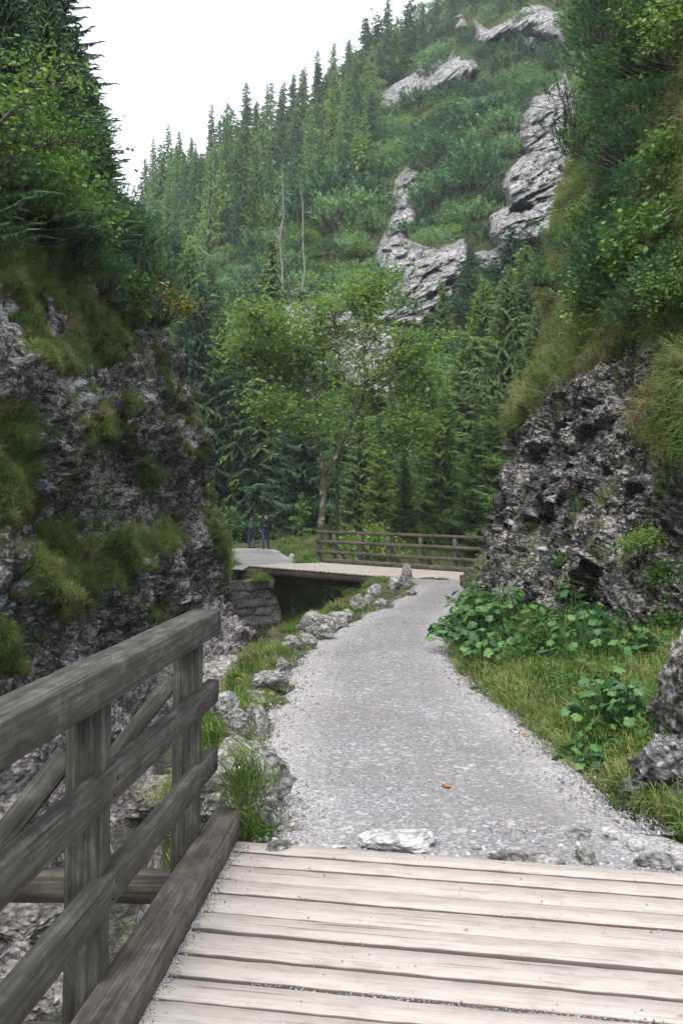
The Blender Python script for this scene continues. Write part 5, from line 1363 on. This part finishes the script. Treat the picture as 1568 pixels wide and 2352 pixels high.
# ---------------------------------------------------------------- hikers
SK_M = {'skin': plain('skin', (.42, .25, .18), .6, 20, .08), 'jeans': plain('blue_denim', (.035, .05, .10), .85, 60, .35), 'dark': plain('black_jacket_cloth', (.012, .012, .016), .8, 40, .3), 'olive': plain('dark_olive_jacket_cloth', (.022, .028, .026), .8, 40, .3),
        'hair': plain('dark_hair', (.02, .014, .01), .7, 90, .4), 'redhair': plain('reddish_hair', (.09, .03, .02), .7, 90, .4), 'shoe': plain('shoe_leather', (.02, .018, .016), .7, 30, .3), 'green': plain('green_nylon', (.015, .085, .04), .55, 60, .3), 'purple': plain('dark_purple_nylon', (.045, .03, .06), .55, 60, .3), 'strap': plain('pale_strap', (.5, .48, .5), .7, 60, .1)}
def skinned(name, verts, edges, radii, mat, root=0, sub_=2):
    me = bpy.data.meshes.new(name); me.from_pydata([tuple(v) for v in verts], edges, []); o = bpy.data.objects.new(name, me); C.objects.link(o)
    m1 = o.modifiers.new('skin', 'SKIN'); m1.use_smooth_shade = True
    for i, r_ in enumerate(radii):
        sv = me.skin_vertices[0].data[i]; sv.radius = (r_, r_) if not isinstance(r_, tuple) else r_; sv.use_root = (i == root)
    m2 = o.modifiers.new('sub', 'SUBSURF'); m2.levels = sub_; m2.render_levels = sub_
    dg = bpy.context.evaluated_depsgraph_get(); out = bpy.data.meshes.new_from_object(o.evaluated_get(dg)); bpy.data.objects.remove(o)
    out.name = name; out.materials.clear(); out.materials.append(mat); return out
def person(loc, h, rz, label, jac, hairm, stride, arms, seed):
    """walking away; h = standing height; local +y is forward"""
    k = h / 1.75
    hipz, kneez, sh = .92, .50, 1.43
    st = stride
    J = {'pel': (0, 0, .95), 'bel': (0, .0, 1.08), 'che': (0, .01, 1.28), 'neck': (0, .0, 1.47), 'nk2': (0, .015, 1.53), 'head': (0, .03, 1.63), 'crown': (0, .02, 1.72),
         'hl': (-.09, 0, .90), 'kl': (-.10, .10 * st, .50), 'al': (-.10, .02 + .13 * st, .09), 'tl': (-.11, .17 + .13 * st, .035),
         'hr': (.09, 0, .90), 'kr': (.10, -.02 * st + .04, .50), 'ar': (.10, -.24 * st, .13), 'tr': (.11, -.24 * st + .13, .03 + .02 * st),
         'sl': (-.185, 0, 1.42), 'el': (-.24, -.05 * arms, 1.13), 'wl': (-.235, .08 * arms - .02, .89), 'fl': (-.235, .1 * arms, .81),
         'sr': (.185, 0, 1.42), 'er': (.24, -.04 - .06 * arms, 1.13), 'wr': (.25, .03 - .05 * arms, .89), 'fr': (.25, .05 - .05 * arms, .81)}
    def ch(names, edges, rad, nm, mat): 
        idx = {n_: i for i, n_ in enumerate(names)}
        return skinned(nm, [np.array(J[n_]) * k for n_ in names], [(idx[a], idx[b]) for a, b in edges], [(r_[0] * k, r_[1] * k) if isinstance(r_, tuple) else r_ * k for r_ in rad], mat)
    allE = [('pel', 'bel'), ('bel', 'che'), ('che', 'neck'), ('neck', 'nk2'), ('nk2', 'head'), ('head', 'crown'), ('pel', 'hl'), ('hl', 'kl'), ('kl', 'al'), ('al', 'tl'), ('pel', 'hr'), ('hr', 'kr'), ('kr', 'ar'), ('ar', 'tr'), ('che', 'sl'), ('sl', 'el'), ('el', 'wl'), ('wl', 'fl'), ('che', 'sr'), ('sr', 'er'), ('er', 'wr'), ('wr', 'fr')]
    names = list(J)
    rad = {'pel': (.13, .10), 'bel': (.12, .09), 'che': (.14, .10), 'neck': .055, 'nk2': .05, 'head': (.078, .095), 'crown': (.055, .065), 'hl': .085, 'kl': .055, 'al': .038, 'tl': .035, 'hr': .085, 'kr': .055, 'ar': .038, 'tr': .035, 'sl': .055, 'el': .042, 'wl': .028, 'fl': (.035, .018), 'sr': .055, 'er': .042, 'wr': .028, 'fr': (.035, .018)}
    root = bpy.data.objects.new('person', None); C.objects.link(root); root.location = loc; root.rotation_euler = (0, 0, rz); tag(root, label, 'person')
    sub('body', ch(names, allE, [rad[n_] for n_ in names], 'body', SK_M['skin']), root)
    jn = ['che', 'bel', 'pel', 'neck', 'sl', 'el', 'wl', 'sr', 'er', 'wr']
    sub('jacket', ch(jn, [('che', 'bel'), ('bel', 'pel'), ('che', 'neck'), ('che', 'sl'), ('sl', 'el'), ('el', 'wl'), ('che', 'sr'), ('sr', 'er'), ('er', 'wr')], [(.175, .135), (.165, .13), (.17, .135), .08, .085, .066, .048, .085, .066, .048], 'jacket', jac), root)
    tn = ['pel', 'hl', 'kl', 'al', 'hr', 'kr', 'ar']
    sub('trousers', ch(tn, [('pel', 'hl'), ('hl', 'kl'), ('kl', 'al'), ('pel', 'hr'), ('hr', 'kr'), ('kr', 'ar')], [(.155, .12), .105, .078, .066, .105, .078, .066], 'trousers', SK_M['jeans']), root)
    for a, b in (('al', 'tl'), ('ar', 'tr')):
        sub('shoe', ch([a, b], [(a, b)], [(.05, .05), (.048, .038)], 'shoe', SK_M['shoe']), root)
    hm = rock_mesh('hair', 7, hairm, 3, (.088 * k, .10 * k, .105 * k), .05, fine=.02); ho = sub('hair', hm, root); ho.location = (0, .005 * k, 1.69 * k)
    return root
def backpack(loc, rz, w, h, d, mat, label, accent):
    r_ = thing('backpack', loc, label, 'backpack', rz=rz)
    import bmesh
    def rb(nm, sx, sy, sz, mt, off):
        bm = bmesh.new(); bmesh.ops.create_cube(bm, size=1)
        for v_ in bm.verts: v_.co.x *= sx; v_.co.y *= sy; v_.co.z *= sz
        bmesh.ops.bevel(bm, geom=bm.edges[:], offset=min(sx, sy, sz) * .33, segments=3, affect='EDGES')
        for v_ in bm.verts:
            if v_.co.z > 0: v_.co.x *= 1 - .25 * (v_.co.z / sz)
        me = bpy.data.meshes.new(nm); bm.to_mesh(me); bm.free(); me.materials.append(mt); o = sub(nm, me, r_); o.location = off; return o
    rb('bag', w, d, h, mat, (0, 0, h / 2)); rb('pocket', w * .72, d * .4, h * .42, accent[0], (0, -d * .6, h * .3)); rb('lid', w * .85, d * 1.05, h * .2, accent[1], (0, -.01, h * .93))
    for s in (-1, 1): rb('strap', .04, .03, h * 1.05, accent[2], (s * w * .33, d * .6, h * .55))
zp = float(land(50.5)) + .01
X1 = (578 - 784) / F * 51.0; X2 = (611 - 784) / F * 49.8
person((X1, 51.0, zp), 1.66, .06, 'smaller hiker walking away on the left in a dark jacket and jeans', SK_M['olive'], SK_M['redhair'], .75, 1, 1)
backpack((X1, 51.0 - .21, zp + 1.0), .06, .31, .46, .18, SK_M['green'], 'green rucksack on the back of the smaller left hiker', (SK_M['green'], SK_M['olive'], SK_M['dark']))
person((X2, 49.8, zp), 1.84, -.05, 'taller hiker walking away on the right in a black jacket and blue jeans', SK_M['dark'], SK_M['hair'], -.95, -1, 2)
backpack((X2, 49.8 - .22, zp + 1.08), -.05, .27, .38, .15, SK_M['dark'], 'small black and purple rucksack on the taller right hiker', (SK_M['purple'], SK_M['dark'], SK_M['dark']))

# ---------------------------------------------------------------- thin damp air
hb = bmesh.new(); bmesh.ops.create_cube(hb, size=1)
for v_ in hb.verts: v_.co = (v_.co.x * 1900, 300 + v_.co.y * 1300, 97.5 + v_.co.z * 205)
hme = bpy.data.meshes.new('haze'); hb.to_mesh(hme); hb.free()
hm_ = bpy.data.materials.new('damp_air'); hm_.use_nodes = True; hn = hm_.node_tree.nodes; hn.clear()
ho_ = hn.new('ShaderNodeOutputMaterial'); hv = hn.new('ShaderNodeVolumePrincipled')
hv.inputs['Color'].default_value = (.86, .93, 1, 1); hv.inputs['Density'].default_value = .00042
hm_.node_tree.links.new(hv.outputs[0], ho_.inputs['Volume']); hme.materials.append(hm_)
hz = bpy.data.objects.new('haze', hme); C.objects.link(hz); tag(hz, 'thin damp haze filling the valley', kind='stuff')

# dead leaves blown to the path edges
lm = []
for i in range(4):
    g_ = np.random.default_rng(1300 + i); th = np.linspace(0, 6.28, 8)[:-1]; rr_l = 1 + .3 * g_.normal(size=7)
    V = np.vstack([[0, 0, .1], np.column_stack([np.cos(th) * rr_l, np.sin(th) * rr_l * .6, .25 * g_.random(7)])])
    lm.append(mesh_np('leaf', V, [(0, k + 1, (k + 1) % 7 + 1) for k in range(7)], False, M['litter']))
n = 420; Y = 5 + 17 * rng.random(n) ** 1.6; side = rng.random(n) < .6
X = np.where(side, path_r(Y) - rng.normal(-.12, .22, n), path_l(Y) + rng.normal(-.12, .2, n))
scatter('leaf_litter', make_coll('litter', lm), np.column_stack([X, Y, gz(X, Y) + .06]), rng.normal(0, .3, (n, 3)) + np.array([0, 0, 3]) * rng.random((n, 1)), .014 + .02 * rng.random(n), 'small dead leaves and bits of debris along the path edges', 'leaves')

# ---------------------------------------------------------------- say which one: place words for look-alikes
MARKS = [('the cave pinnacle', 1250, 400), ('the jagged crag', 960, 640), ('the bare rock slab', 975, 190), ('the topmost crag', 1190, 60), ('the maple crown', 750, 800), ('the tallest ridge spire', 612, 300),
         ('the round pine dome', 765, 560), ('the grey dead trunk', 645, 450), ('the lone ridge spire', 728, 240), ('the airy broadleaf tree', 858, 110), ('the low ridge notch', 390, 430), ('the left cliff brow', 380, 740), ('the crag spire', 935, 470), ('the far railing', 930, 1240), ('the two hikers', 595, 1220),
         ('the top left corner', 0, 0), ('the left branches', 100, 280), ('the top right corner', 1568, 0), ('the buttress top', 1340, 820), ('the long pine bough', 1360, 350), ('the yellow branch', 410, 710), ('the right edge', 1568, 450), ('the left edge', 0, 500)]
bpy.context.view_layer.update()
def compass(dx, dy):
    a = math.degrees(math.atan2(-dy, dx)) % 360
    return ['right of', 'up and right of', 'above', 'up and left of', 'left of', 'down and left of', 'below', 'down and right of'][int((a + 22.5) // 45) % 8]
groups_ = {}
for o in C.objects:
    if o.parent is None and 'label' in o and 'group' in o and 'category' in o: groups_.setdefault((o['group'], o['label']), []).append(o)
for (gp, lb), obs in groups_.items():
    if len(obs) < 2: continue
    size = sorted(o.scale[2] for o in obs); seen = {}
    kindw = {'spruces of the hillside wood': 'forest spruce', 'broadleaf trees of the hillside wood': 'rounded broadleaf tree', 'dwarf pines on the mountainside': 'dwarf pine', 'mountain pines on the right slope': 'leaning mountain pine',
             'leafy bushes on the right slope': 'light green bush', 'mountain pines on the upper left slope': 'dark mountain pine', 'leafy bushes on the upper left slope': 'leafy bush', 'bushes on the valley floor': 'leafy valley bush', 'spruce saplings on the valley floor': 'spruce sapling'}.get(gp, obs[0]['category'])
    rec = []
    for o in obs:
        x, y, d = topx(np.array(o.matrix_world.translation)[None]); x, y = float(x[0]), float(y[0])
        q = sum(1 for v_ in size if v_ <= o.scale[2]) / len(size); sw = 'small' if q < .34 else 'large' if q > .67 else 'middling'
        m_ = min(MARKS, key=lambda m: math.hypot(m[1] - x, m[2] - y)); dist = math.hypot(m_[1] - x, m_[2] - y)
        nr = 'just ' if dist < 70 else '' if dist < 150 else 'well '
        rec.append((o, '%s %s %s%s %s' % (sw, kindw, nr, compass(x - m_[1], y - m_[2]), m_[0]), x, y))
    by = {}
    for t_ in rec: by.setdefault(t_[1], []).append(t_)
    ordw = ['leftmost', 'second from left', 'third from left', 'fourth from left', 'fifth from left', 'sixth from left', 'seventh from left', 'eighth from left', 'ninth from left', 'tenth from left']
    for k_, l_ in by.items():
        l_.sort(key=lambda t_: t_[2])
        for i_, t_ in enumerate(l_):
            w_ = '' if len(l_) == 1 else (', ' + ('rightmost' if i_ == len(l_) - 1 else ordw[min(i_, 9)]) + ' of %s' % ('two' if len(l_) == 2 else 'these'))
            lb_ = k_ + w_
            if len(lb_.split()) > 16: lb_ = lb_.replace(' of these', '')
            if len(lb_.split()) > 16: lb_ = ' '.join(lb_.split()[1:])
            t_[0]['label'] = lb_
